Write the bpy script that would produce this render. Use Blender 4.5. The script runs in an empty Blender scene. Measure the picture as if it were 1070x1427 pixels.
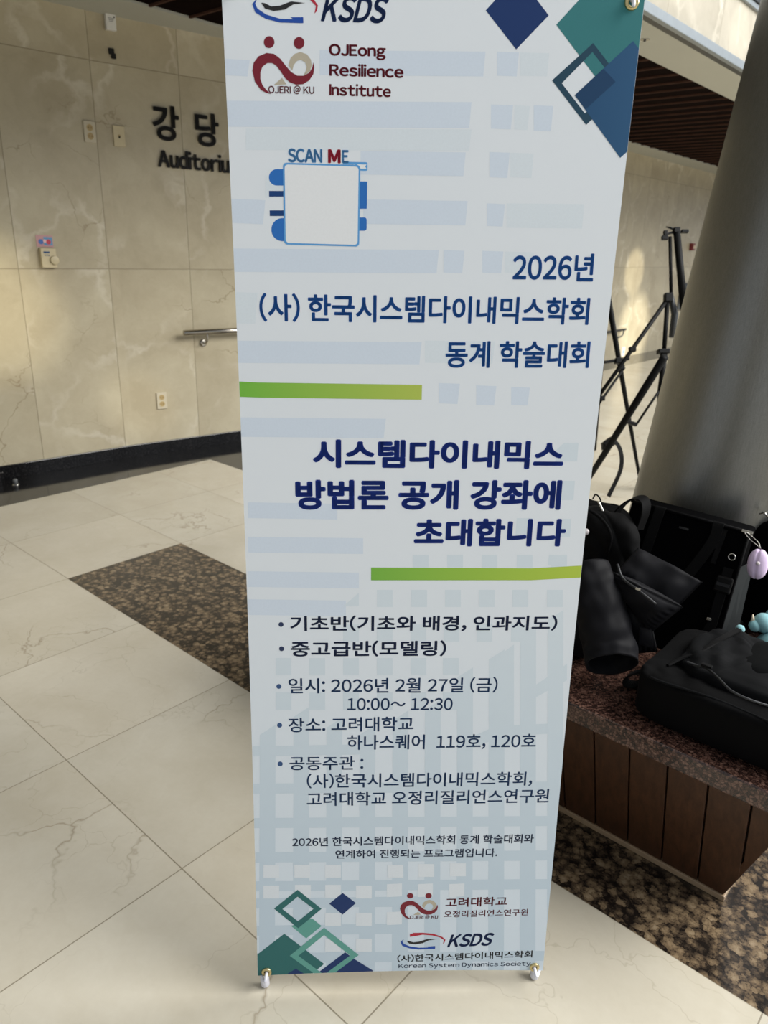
import bpy, bmesh, math, random
from mathutils import Vector, Matrix, noise
random.seed(7)
SC = bpy.context.scene
COL = SC.collection
V3 = Vector

# ------------------------------------------------------------------ camera
H = 1.48672
FPX = 1023.854
CR = V3((0.99952, 0.01060, 0.02913)).normalized()
PITCH, ROLL = math.radians(19.98828), math.radians(1.77655)
FWD = V3((0, math.cos(PITCH), -math.sin(PITCH)))
_R = V3((1, 0, 0)); _U = V3((0, math.sin(PITCH), math.cos(PITCH)))
CR = _R * math.cos(ROLL) + _U * math.sin(ROLL)
CU = -_R * math.sin(ROLL) + _U * math.cos(ROLL)
CAM = V3((0, 0, H))
cd = bpy.data.cameras.new('camera')
cam = bpy.data.objects.new('camera', cd); COL.objects.link(cam)
cd.sensor_fit = 'VERTICAL'; cd.sensor_height = 36.0
cd.lens = FPX / 1427 * 36.0
cd.clip_start = 0.02; cd.clip_end = 200
cam.matrix_world = Matrix(((CR.x, CU.x, -FWD.x, 0), (CR.y, CU.y, -FWD.y, 0), (CR.z, CU.z, -FWD.z, H), (0, 0, 0, 1)))
cd.dof.use_dof = True; cd.dof.focus_distance = 1.35; cd.dof.aperture_fstop = 7.0
SC.camera = cam

# ------------------------------------------------------------------ light
SC.view_settings.view_transform = 'Standard'
SC.view_settings.look = 'None'
SC.view_settings.gamma = 1.0
SC.view_settings.use_curve_mapping = False
SC.view_settings.exposure = 0.0
wd = bpy.data.worlds.new('daylight'); SC.world = wd; wd.use_nodes = True
wn = wd.node_tree.nodes; wl = wd.node_tree.links
bg = wn['Background']
bg.inputs['Color'].default_value = (0.86, 0.92, 1.0, 1)
bg.inputs['Strength'].default_value = 0.54

def area(name, loc, target, sx, sy, power, color):
    l = bpy.data.lights.new(name, 'AREA'); l.shape = 'RECTANGLE'; l.size = sx; l.size_y = sy
    l.energy = power; l.color = color
    o = bpy.data.objects.new(name, l); COL.objects.link(o)
    o.location = loc
    o.rotation_euler = (V3(target) - V3(loc)).to_track_quat('-Z', 'Y').to_euler()
    return o
def spot(name, loc, target, power, deg, blend, color, size=0.05):
    l = bpy.data.lights.new(name, 'SPOT'); l.energy = power; l.color = color
    l.spot_size = math.radians(deg); l.spot_blend = blend; l.shadow_soft_size = size
    o = bpy.data.objects.new(name, l); COL.objects.link(o)
    o.location = loc
    o.rotation_euler = (V3(target) - V3(loc)).to_track_quat('-Z', 'Y').to_euler()
    return o
area('facade_daylight', (9.2, 1.2, 8.5), (-0.6, 2.6, 0.0), 9.0, 8.0, 2900, (1.0, 0.985, 0.95))
# sun glancing off the glazing onto the marble
spot('sun_glint', (-0.6, -1.6, 3.2), (-2.42, 4.42, 1.10), 1300, 9, 1.0, (1.0, 0.90, 0.66), 0.02)
spot('sun_glint', (-0.6, -1.6, 3.2), (-1.76, 5.13, 0.36), 420, 4.6, 1.0, (1.0, 0.92, 0.72), 0.02)
spot('sun_glint', (8.6, 6.0, 2.2), (3.55, 11.2, 1.22), 1800, 6.0, 0.7, (1.0, 0.93, 0.74), 0.02)
spot('sun_glint', (8.6, 6.0, 2.2), (3.9, 11.2, 0.45), 3000, 10.0, 0.8, (1.0, 0.95, 0.80), 0.02)
spot('sun_glint', (7.0, 1.0, 4.6), (1.62, 5.17, 3.06), 700, 3.2, 0.4, (1.0, 0.96, 0.86), 0.02)
spot('sun_glint', (7.0, 1.0, 4.6), (2.42, 6.09, 2.95), 700, 3.6, 0.4, (1.0, 0.96, 0.86), 0.02)

# ------------------------------------------------------------------ photo-free geometry helpers
TS, TI = 0.6, 0.605874            # tile size along j and i
GA = math.radians(-40.8657)       # direction of j
JD = V3((math.cos(GA), math.sin(GA), 0)); ID = V3((-math.sin(GA), math.cos(GA), 0))
G0 = V3((-1.898, 3.451, 0))
def W(i, j, z=0.0):
    return G0 + ID * (i * TI) + JD * (j * TS) + V3((0, 0, z))
def ray(x, y):
    return FWD + CR * ((x - 535) / FPX) - CU * ((y - 713.5) / FPX)
def on_z(x, y, z=0.0):
    d = ray(x, y); return CAM + d * ((z - H) / d.z)
def on_plane(x, y, p, n):
    d = ray(x, y); return CAM + d * ((V3(p) - CAM).dot(n) / d.dot(n))
def on_i(x, y, i):
    return on_plane(x, y, W(i, 0), ID)
def at_depth(x, y, dist):
    return CAM + ray(x, y) * dist

# ------------------------------------------------------------------ materials
class NT:
    def __init__(s, name):
        s.m = bpy.data.materials.new(name); s.m.use_nodes = True
        s.t = s.m.node_tree; s.b = s.t.nodes['Principled BSDF']
    def n(s, typ, **kw):
        nd = s.t.nodes.new(typ)
        for k, v in kw.items():
            if k.startswith('_'): setattr(nd, k[1:], v)
        return nd
    def link(s, a, b): s.t.links.new(a, b)
    def val(s, sock, v):
        if hasattr(v, 'is_output') or isinstance(v, bpy.types.NodeSocket): s.link(v, sock)
        else: sock.default_value = v
    def math(s, op, a, b=0.0, c=None):
        nd = s.t.nodes.new('ShaderNodeMath'); nd.operation = op
        s.val(nd.inputs[0], a); s.val(nd.inputs[1], b)
        if c is not None: s.val(nd.inputs[2], c)
        return nd.outputs[0]
    def mix(s, f, a, b, blend='MIX'):
        nd = s.t.nodes.new('ShaderNodeMix'); nd.data_type = 'RGBA'; nd.blend_type = blend
        s.val(nd.inputs[0], f); s.val(nd.inputs[6], a); s.val(nd.inputs[7], b)
        return nd.outputs[2]
    def ramp(s, f, stops, interp='LINEAR'):
        nd = s.t.nodes.new('ShaderNodeValToRGB'); cr = nd.color_ramp; cr.interpolation = interp
        while len(cr.elements) < len(stops): cr.elements.new(0.5)
        for e, (p, c) in zip(cr.elements, stops):
            e.position = p; e.color = c if len(c) == 4 else (*c, 1)
        s.link(f, nd.inputs[0]); return nd.outputs[0]
    def noise(s, co, scale, detail=4, rough=0.55, dist=0.0):
        nd = s.t.nodes.new('ShaderNodeTexNoise'); s.link(co, nd.inputs['Vector'])
        nd.inputs['Scale'].default_value = scale; nd.inputs['Detail'].default_value = detail
        nd.inputs['Roughness'].default_value = rough; nd.inputs['Distortion'].default_value = dist
        return nd
    def voro(s, co, scale, feature='F1', rnd=1.0):
        nd = s.t.nodes.new('ShaderNodeTexVoronoi'); nd.feature = feature; s.link(co, nd.inputs['Vector'])
        nd.inputs['Scale'].default_value = scale; nd.inputs['Randomness'].default_value = rnd
        return nd
    def co(s, kind='Object'):
        return s.t.nodes.new('ShaderNodeTexCoord').outputs[kind]
    def vadd(s, a, b):
        nd = s.t.nodes.new('ShaderNodeVectorMath'); nd.operation = 'ADD'; s.val(nd.inputs[0], a); s.val(nd.inputs[1], b)
        return nd.outputs[0]
    def vscale(s, a, k):
        nd = s.t.nodes.new('ShaderNodeVectorMath'); nd.operation = 'SCALE'; s.link(a, nd.inputs[0]); s.val(nd.inputs[3], k)
        return nd.outputs[0]
    def vmul(s, a, v):
        nd = s.t.nodes.new('ShaderNodeVectorMath'); nd.operation = 'MULTIPLY'; s.link(a, nd.inputs[0]); nd.inputs[1].default_value = v
        return nd.outputs[0]
    def sep(s, a):
        nd = s.t.nodes.new('ShaderNodeSeparateXYZ'); s.link(a, nd.inputs[0]); return nd.outputs
    def comb(s, x, y, z=0.0):
        nd = s.t.nodes.new('ShaderNodeCombineXYZ')
        for k, v in enumerate((x, y, z)): s.val(nd.inputs[k], v)
        return nd.outputs[0]
    def bump(s, h, strength=0.2, dist=0.002):
        nd = s.t.nodes.new('ShaderNodeBump'); nd.inputs['Strength'].default_value = strength
        nd.inputs['Distance'].default_value = dist; s.link(h, nd.inputs['Height']); s.link(nd.outputs[0], s.b.inputs['Normal'])
    def fin(s, color=None, rough=0.5, metal=0.0, spec=0.5):
        if color is not None:
            if not isinstance(color, bpy.types.NodeSocket) and len(color) == 3: color = (*color, 1)
            s.val(s.b.inputs['Base Color'], color)
        s.val(s.b.inputs['Roughness'], rough); s.val(s.b.inputs['Metallic'], metal)
        s.b.inputs['Specular IOR Level'].default_value = spec
        return s.m

def lin(r, g, b):
    f = lambda c: (c / 255 / 12.92) if c <= 10.3 else (((c / 255) + 0.055) / 1.055) ** 2.4
    return (f(r), f(g), f(b), 1.0)
def flat(name, rgb, rough=0.5, metal=0.0, spec=0.5, var=0.06, scale=60):
    """a near-uniform surface with a little procedural mottling"""
    t = NT(name); c = lin(*rgb)
    nz = t.noise(t.co(), scale, 3)
    d = tuple(x * (1 - var) for x in c[:3]) + (1,); e = tuple(min(1, x * (1 + var)) for x in c[:3]) + (1,)
    return t.fin(t.mix(nz.outputs[0], d, e), rough, metal, spec)

def stone_color(t, co, base, light, vein, tilevar=None):
    warp = t.vscale(t.noise(co, 2.2, 5, 0.6).outputs['Color'], 0.55)
    wco = t.vadd(co, warp)
    clouds = t.noise(wco, 2.4, 6, 0.62).outputs[0]
    c = t.mix(t.ramp(clouds, [(0.30, (0, 0, 0, 1)), (0.72, (1, 1, 1, 1))]), base, light)
    if tilevar is not None: c = t.mix(0.55, c, tilevar, 'MULTIPLY')
    e = t.voro(wco, 1.35, 'DISTANCE_TO_EDGE').outputs['Distance']
    crack = t.ramp(e, [(0.0, (1, 1, 1, 1)), (0.004, (0.4, 0.4, 0.4, 1)), (0.010, (0, 0, 0, 1))])
    gate = t.ramp(t.noise(co, 1.7, 3).outputs[0], [(0.46, (0, 0, 0, 1)), (0.60, (1, 1, 1, 1))])
    k = t.math('MULTIPLY', crack, gate)
    e2 = t.voro(wco, 4.5, 'DISTANCE_TO_EDGE').outputs['Distance']
    crack2 = t.ramp(e2, [(0.0, (0.5, 0.5, 0.5, 1)), (0.012, (0, 0, 0, 1))])
    k = t.math('MAXIMUM', t.math('MULTIPLY', k, 0.6), t.math('MULTIPLY', t.math('MULTIPLY', crack2, gate), 0.45))
    fine = t.noise(co, 55, 4).outputs[0]
    c = t.mix(t.math('MULTIPLY', fine, 0.10), c, vein)
    return t.mix(k, c, vein)

def m_floor():
    t = NT('marble_floor_tile'); co = t.co()
    x, y, _ = t.sep(co)
    cx = t.math('FLOOR', t.math('DIVIDE', x, TS)); cy = t.math('FLOOR', t.math('DIVIDE', y, TI))
    wn_ = t.n('ShaderNodeTexWhiteNoise'); wn_.noise_dimensions = '2D'; t.link(t.comb(cx, cy), wn_.inputs['Vector'])
    tv = t.ramp(wn_.outputs['Value'], [(0, (0.90, 0.91, 0.90, 1)), (1, (1, 0.99, 0.96, 1))])
    off = t.vscale(t.comb(t.math('MULTIPLY', cx, 3.7), t.math('MULTIPLY', cy, 5.3), t.math('ADD', cx, cy)), 1.0)
    sc = t.vadd(co, off)
    c = stone_color(t, sc, lin(190, 182, 164), lin(205, 199, 184), lin(126, 110, 86), tv)
    fx = t.math('ABSOLUTE', t.math('SUBTRACT', t.math('FRACT', t.math('ADD', t.math('DIVIDE', x, TS), 0.5)), 0.5))
    fy = t.math('ABSOLUTE', t.math('SUBTRACT', t.math('FRACT', t.math('ADD', t.math('DIVIDE', y, TI), 0.5)), 0.5))
    d = t.math('MINIMUM', fx, fy)
    j = t.math('LESS_THAN', d, 0.0026)
    c = t.mix(t.math('MULTIPLY', j, 0.8), c, lin(112, 102, 82))
    return t.fin(c, t.math('ADD', 0.13, t.math('MULTIPLY', j, 0.4)), 0, 0.5)

def m_granite(name, stops, scale, rough=0.22, joints=True, spec=0.5):
    t = NT(name); co = t.co()
    w = t.vadd(co, t.vscale(t.noise(co, scale * 0.9, 3).outputs['Color'], 0.55 / scale))
    v = t.voro(w, scale, 'F1')
    edge = t.voro(w, scale, 'DISTANCE_TO_EDGE').outputs['Distance']
    g = t.sep(v.outputs['Color'])[0]
    n = t.noise(co, scale * 3.2, 5, 0.7).outputs[0]
    f = t.math('ADD', t.math('MULTIPLY', g, 0.55), t.math('MULTIPLY', n, 0.55))
    f = t.math('SUBTRACT', f, t.ramp(edge, [(0.0, (0.34, 0.34, 0.34, 1)), (0.16, (0, 0, 0, 1))]))
    c = t.ramp(f, stops)
    if joints:
        x, y, _ = t.sep(co)
        fx = t.math('ABSOLUTE', t.math('SUBTRACT', t.math('FRACT', t.math('ADD', t.math('DIVIDE', x, TS), 0.5)), 0.5))
        j = t.math('LESS_THAN', fx, 0.002)
        c = t.mix(t.math('MULTIPLY', j, 0.5), c, lin(40, 34, 28))
    return t.fin(c, rough, 0, spec)

def m_wall(name, base, light, vein, u0=2.335, du=0.5625, zs=(1.285, 2.475)):
    t = NT(name); uv = t.co('UV'); u, v, _ = t.sep(uv)
    k = t.math('FLOOR', t.math('DIVIDE', t.math('SUBTRACT', u, u0), du))
    row = t.math('ADD', t.math('GREATER_THAN', v, zs[0]), t.math('GREATER_THAN', v, zs[1]))
    wn_ = t.n('ShaderNodeTexWhiteNoise'); wn_.noise_dimensions = '2D'; t.link(t.comb(k, row), wn_.inputs['Vector'])
    tv = t.ramp(wn_.outputs['Value'], [(0, (0.90, 0.90, 0.89, 1)), (1, (1, 1, 0.99, 1))])
    co = t.vadd(uv, t.comb(t.math('MULTIPLY', k, 2.3), t.math('MULTIPLY', row, 4.1), k))
    warp = t.vscale(t.noise(co, 2.0, 5, 0.6).outputs['Color'], 0.5)
    w = t.vadd(co, warp)
    clouds = t.noise(w, 2.6, 7, 0.65).outputs[0]
    c = t.mix(t.ramp(clouds, [(0.34, (0, 0, 0, 1)), (0.68, (1, 1, 1, 1))]), base, light)
    c = t.mix(0.7, c, tv, 'MULTIPLY')
    e = t.voro(w, 1.8, 'DISTANCE_TO_EDGE').outputs['Distance']
    gate = t.ramp(t.noise(co, 1.9, 3).outputs[0], [(0.42, (0, 0, 0, 1)), (0.62, (1, 1, 1, 1))])
    lv = t.math('MULTIPLY', t.ramp(e, [(0.0, (0.7, 0.7, 0.7, 1)), (0.05, (0, 0, 0, 1))]), gate)
    c = t.mix(t.math('MULTIPLY', lv, 0.55), c, lin(236, 230, 214))
    gate2 = t.ramp(t.noise(co, 1.3, 3).outputs[0], [(0.54, (0, 0, 0, 1)), (0.64, (1, 1, 1, 1))])
    e2 = t.voro(w, 2.3, 'DISTANCE_TO_EDGE').outputs['Distance']
    dv = t.math('MULTIPLY', t.ramp(e2, [(0.0, (0.8, 0.8, 0.8, 1)), (0.010, (0, 0, 0, 1))]), gate2)
    c = t.mix(t.math('MULTIPLY', dv, 0.7), c, vein)
    fu = t.math('ABSOLUTE', t.math('SUBTRACT', t.math('FRACT', t.math('ADD', t.math('DIVIDE', t.math('SUBTRACT', u, u0), du), 0.5)), 0.5))
    ju = t.math('LESS_THAN', t.math('MULTIPLY', fu, du), 0.0024)
    for z in zs:
        jz = t.math('LESS_THAN', t.math('ABSOLUTE', t.math('SUBTRACT', v, z)), 0.0024)
        ju = t.math('MAXIMUM', ju, jz)
    c = t.mix(t.math('MULTIPLY', ju, 0.62), c, lin(110, 98, 76))
    return t.fin(c, 0.32, 0, 0.35)

def m_wood(name, a, b, scale=(14, 14, 1.2), rough=0.45, spec=0.3):
    t = NT(name); co = t.vmul(t.co(), scale)
    n = t.noise(co, 3.0, 6, 0.65, 0.6).outputs[0]
    n2 = t.noise(t.vmul(co, (6, 6, 2.0)), 4.0, 3, 0.6).outputs[0]
    f = t.math('ADD', t.math('MULTIPLY', n, 0.7), t.math('MULTIPLY', n2, 0.3))
    return t.fin(t.ramp(f, [(0.32, a), (0.68, b)]), rough, 0, spec)

def m_fabric(name, rgb, rough=0.85, sheen=0.0, weave=900, spec=0.2, bump=0.15):
    t = NT(name); co = t.co(); c = lin(*rgb)
    n = t.noise(co, 22, 4).outputs[0]
    wv = t.noise(co, weave, 2).outputs[0]
    d = tuple(x * 0.75 for x in c[:3]) + (1,); e = tuple(x * 1.25 for x in c[:3]) + (1,)
    t.bump(wv, bump, 0.0006)
    t.b.inputs['Sheen Weight'].default_value = sheen * 0.3
    return t.fin(t.mix(n, d, e), rough, 0, spec)

M = {}
M['floor'] = m_floor()
def m_floor_granite():
    t = NT('brown_granite_floor'); co = t.co()
    w = t.vadd(co, t.vscale(t.noise(co, 60, 4, 0.7).outputs['Color'], 0.022))
    v = t.voro(w, 44, 'F1')
    g = t.sep(t.voro(w, 44, 'F1').outputs['Color'])[0]
    d = v.outputs['Distance']
    n = t.noise(co, 70, 6, 0.72).outputs[0]; n2 = t.noise(co, 9, 3).outputs[0]
    f = t.math('SUBTRACT', t.math('ADD', t.math('MULTIPLY', g, 0.50), t.math('MULTIPLY', n, 0.80)), t.math('MULTIPLY', d, 0.62))
    f = t.math('ADD', f, t.math('MULTIPLY', t.math('SUBTRACT', n2, 0.5), 0.3))
    sp = t.ramp(t.noise(co, 150, 5, 0.75).outputs[0], [(0.38, (1, 1, 1, 1)), (0.47, (0, 0, 0, 1))])
    f = t.math('SUBTRACT', f, t.math('MULTIPLY', sp, 0.30))
    c = t.ramp(f, [(0.06, lin(26, 22, 19)), (0.26, lin(62, 52, 42)), (0.40, lin(94, 79, 61)), (0.62, lin(126, 108, 84)), (0.9, lin(150, 134, 110))])
    x, y, _ = t.sep(co)
    fx = t.math('ABSOLUTE', t.math('SUBTRACT', t.math('FRACT', t.math('ADD', t.math('DIVIDE', x, TS), 0.5)), 0.5))
    j = t.math('LESS_THAN', fx, 0.002)
    return t.fin(t.mix(t.math('MULTIPLY', j, 0.5), c, lin(40, 34, 28)), 0.2, 0, 0.5)
M['granite'] = m_floor_granite()
M['bench_granite'] = m_granite('red_brown_granite', [(0.10, lin(22, 15, 14)), (0.38, lin(62, 42, 36)), (0.62, lin(96, 70, 60)), (0.9, lin(126, 98, 86))], 150, 0.24, False)
M['black_granite'] = m_granite('black_granite', [(0.1, lin(10, 10, 11)), (0.5, lin(24, 24, 25)), (0.95, lin(52, 50, 50))], 180, 0.09, False, 0.6)
M['wall'] = m_wall('beige_marble_wall', lin(178, 166, 140), lin(198, 188, 162), lin(120, 96, 62))
M['upper'] = m_wall('pale_marble_wall', lin(160, 154, 140), lin(178, 172, 158), lin(124, 112, 92), 0.3, 0.9, (4.1, 5.3))
M['soffit'] = flat('white_painted_soffit', (180, 180, 170), 0.6, var=0.03, scale=8)
M['steel_trim'] = flat('brushed_steel_trim', (150, 158, 164), 0.4, 0.5, var=0.12, scale=14)
M['dark_frame'] = flat('dark_window_frame', (66, 68, 70), 0.4, 0.5)
M['slat'] = m_wood('dark_stained_slat', lin(70, 50, 42), lin(88, 64, 54), (3, 3, 20), 0.9, 0.05)
M['slat_gap'] = m_wood('dark_ceiling_board', lin(14, 7, 6), lin(22, 11, 9), (3, 3, 20), 0.95, 0.03)
M['bench_wood'] = m_wood('dark_oak_panel', lin(50, 31, 19), lin(78, 50, 32), (22, 22, 1.6))
M['groove'] = flat('dark_groove', (20, 12, 9), 0.8)
M['plinth'] = flat('tan_stone_plinth', (150, 128, 102), 0.4, var=0.15, scale=40)
def m_pillar():
    t = NT('brushed_grey_column'); co = t.co()
    n = t.noise(t.vmul(co, (60, 60, 4)), 6, 4).outputs[0]
    n2 = t.noise(co, 380, 2).outputs[0]
    f = t.math('ADD', t.math('MULTIPLY', n, 0.5), t.math('MULTIPLY', n2, 0.5))
    return t.fin(t.ramp(f, [(0.3, lin(122, 122, 118)), (0.7, lin(142, 142, 138))]), 0.34, 0.8, 0.5)
M['pillar'] = m_pillar()
M['rail'] = flat('satin_stainless', (176, 170, 160), 0.25, 1.0)
M['black_metal'] = flat('black_tripod_metal', (8, 8, 9), 0.6, 0.0, 0.15)
M['black_plastic'] = flat('black_plastic', (8, 8, 9), 0.55, 0.0, 0.2)
M['sign_black'] = flat('black_sign_letter', (30, 27, 25), 0.5)
M['plate'] = flat('cream_plastic_plate', (206, 192, 156), 0.4)
M['plate_white'] = flat('ivory_plastic_plate', (200, 190, 166), 0.4)
M['socket'] = flat('ivory_socket_insert', (176, 152, 104), 0.4)
M['hole'] = flat('dark_hole', (14, 12, 10), 0.8)
M['white_plastic'] = flat('white_plastic', (222, 220, 214), 0.4)
M['foot'] = flat('white_plastic_foot', (222, 222, 232), 0.35)
M['brass'] = flat('brass_eyelet', (206, 190, 140), 0.32, 1.0)
M['cup_white'] = flat('white_paper', (236, 236, 234), 0.6)
M['red'] = flat('dark_red_plastic', (120, 40, 44), 0.4)
M['grey_board'] = flat('grey_board', (92, 94, 94), 0.5)
M['bag'] = m_fabric('black_nylon', (5, 5, 6), 0.75, 0.03, 900, 0.08)
M['bag_panel'] = m_fabric('black_ballistic_cloth', (10, 11, 13), 0.7, 0.03, 900, 0.10)
M['mesh'] = m_fabric('black_mesh_pocket', (7, 8, 9), 0.85, 0.02, 500, 0.08, 0.5)
M['tote'] = m_fabric('black_canvas', (3, 3, 4), 0.9, 0.0, 700, 0.04)
M['strap'] = m_fabric('black_webbing', (10, 10, 11), 0.7, 0.03, 1200, 0.12)
M['puffer'] = m_fabric('charcoal_puffer_nylon', (13, 13, 17), 0.62, 0.05, 300, 0.12)
M['puffer_highlight'] = m_fabric('charcoal_highlight_nylon', (28, 28, 32), 0.55, 0.05, 300, 0.2)  # puffer nylon in a lighter grey, the highlight put into its colour
M['hoodie'] = m_fabric('black_soft_shell', (9, 9, 10), 0.75, 0.05, 500, 0.10)
M['lining'] = m_fabric('black_lining', (8, 8, 9), 0.9)
M['zip'] = flat('gunmetal_zip', (46, 47, 49), 0.45, 0.5)
M['silver'] = flat('silver_metal', (200, 198, 192), 0.25, 1.0)
M['plush'] = m_fabric('lavender_plush', (212, 192, 222), 0.95, 0.4, 350, 0.1, 0.8)
M['bead'] = flat('pearl_bead', (214, 206, 206), 0.3)
M['teal'] = m_fabric('pale_teal_plush', (140, 186, 192), 0.9, 0.3, 300)
M['cream'] = m_fabric('cream_plush', (222, 206, 180), 0.9, 0.3, 300)
M['grey_panel'] = m_fabric('dark_grey_lining', (40, 43, 44), 0.8)
# printed inks of the banner
def ink(name, a, b=None, axis=0, lo=-0.3, hi=0.3, rough=0.5):
    t = NT(name)
    if b is None:
        nz = t.noise(t.co(), 300, 2); c = lin(*a)
        return t.fin(t.mix(nz.outputs[0], tuple(x * 0.96 for x in c[:3]) + (1,), tuple(min(1, x * 1.04) for x in c[:3]) + (1,)), rough, 0, 0.3)
    f = t.sep(t.co())[axis]
    f = t.math('DIVIDE', t.math('SUBTRACT', f, lo), hi - lo)
    return t.fin(t.ramp(f, [(0, lin(*a)), (1, lin(*b))]), rough, 0, 0.3)
M['sheet'] = ink('printed_banner_cloth', (204, 216, 227), (216, 222, 228), 1, 0.05, 0.95, 0.55)
M['sheet_back'] = ink('banner_back', (225, 225, 222))
M['stripe'] = ink('pale_blue_stripe', (202, 213, 226))
M['stripe2'] = ink('pale_grey_stripe', (209, 218, 225))
M['win'] = ink('pale_blue_window', (186, 202, 215), (203, 214, 222), 1, 0.2, 0.8)
M['winlight'] = ink('white_window', (212, 219, 226))
M['blue'] = ink('print_blue', (30, 92, 172))
M['navyblue'] = ink('print_royal_navy', (20, 52, 142))
M['darknavy'] = ink('print_dark_navy', (38, 52, 86))
M['slate'] = ink('print_slate_blue', (50, 80, 124))
M['maroon'] = ink('print_maroon', (114, 26, 42))
M['beige'] = ink('print_beige', (176, 168, 150))
M['logoblue'] = ink('print_logo_blue', (28, 72, 158))
M['logored'] = ink('print_logo_red', (170, 34, 56))
M['inkblack'] = ink('print_black', (36, 36, 38))
M['ksds'] = ink('print_ksds_navy', (26, 50, 98))
M['skyblue'] = ink('print_sky_blue', (88, 152, 208))
M['midblue'] = ink('print_mid_blue', (38, 104, 180))
M['deepblue'] = ink('print_deep_blue', (14, 56, 112))
M['cardwhite'] = ink('print_white', (222, 225, 228))
M['green'] = ink('print_green', (112, 176, 64), (172, 186, 84), 0, -0.29, 0.02)
M['green2'] = ink('print_lime', (112, 170, 66), (168, 190, 70), 0, -0.09, 0.28)
M['teal_ink'] = ink('print_teal', (48, 114, 118))
M['blue_ink'] = ink('print_steel_blue', (18, 62, 100), (36, 80, 118), 0, 0.12, 0.3)
M['frame_ink'] = ink('print_dark_teal', (26, 62, 82))
M['deep_ink'] = ink('print_deep_steel_blue', (14, 56, 92))
M['navy_ink'] = ink('print_navy', (12, 46, 98))
M['teal_dark'] = ink('print_dark_green', (40, 100, 100))
M['teal_mid'] = ink('print_mid_green', (92, 154, 144))

# ------------------------------------------------------------------ mesh helpers
def mesh_obj(name, verts, faces, mat, parent=None, smooth=False, mats=None, fm=None, fix=True):
    me = bpy.data.meshes.new(name)
    me.from_pydata([tuple(v) for v in verts], [], faces)
    if fix:
        bm = bmesh.new(); bm.from_mesh(me); bmesh.ops.recalc_face_normals(bm, faces=bm.faces[:]); bm.to_mesh(me); bm.free()
    me.validate()
    for m_ in (mats or [mat]): me.materials.append(m_)
    if fm:
        for p, k in zip(me.polygons, fm): p.material_index = k
    if smooth:
        for p in me.polygons: p.use_smooth = True
    o = bpy.data.objects.new(name, me); COL.objects.link(o)
    if parent is not None: par(o, parent)
    return o
def par(o, parent):
    o.parent = parent
    bpy.context.view_layer.update()
    o.matrix_parent_inverse = parent.matrix_world.inverted()
def tag(o, label=None, cat=None, group=None, kind=None):
    if label: o['label'] = label
    if cat: o['category'] = cat
    if group: o['group'] = group
    if kind: o['kind'] = kind
    return o
def empty(name, loc, label, cat, group=None):
    o = bpy.data.objects.new(name, None); COL.objects.link(o); o.location = loc; o.empty_display_size = 0.05
    bpy.context.view_layer.update()
    return tag(o, label, cat, group)
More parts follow.
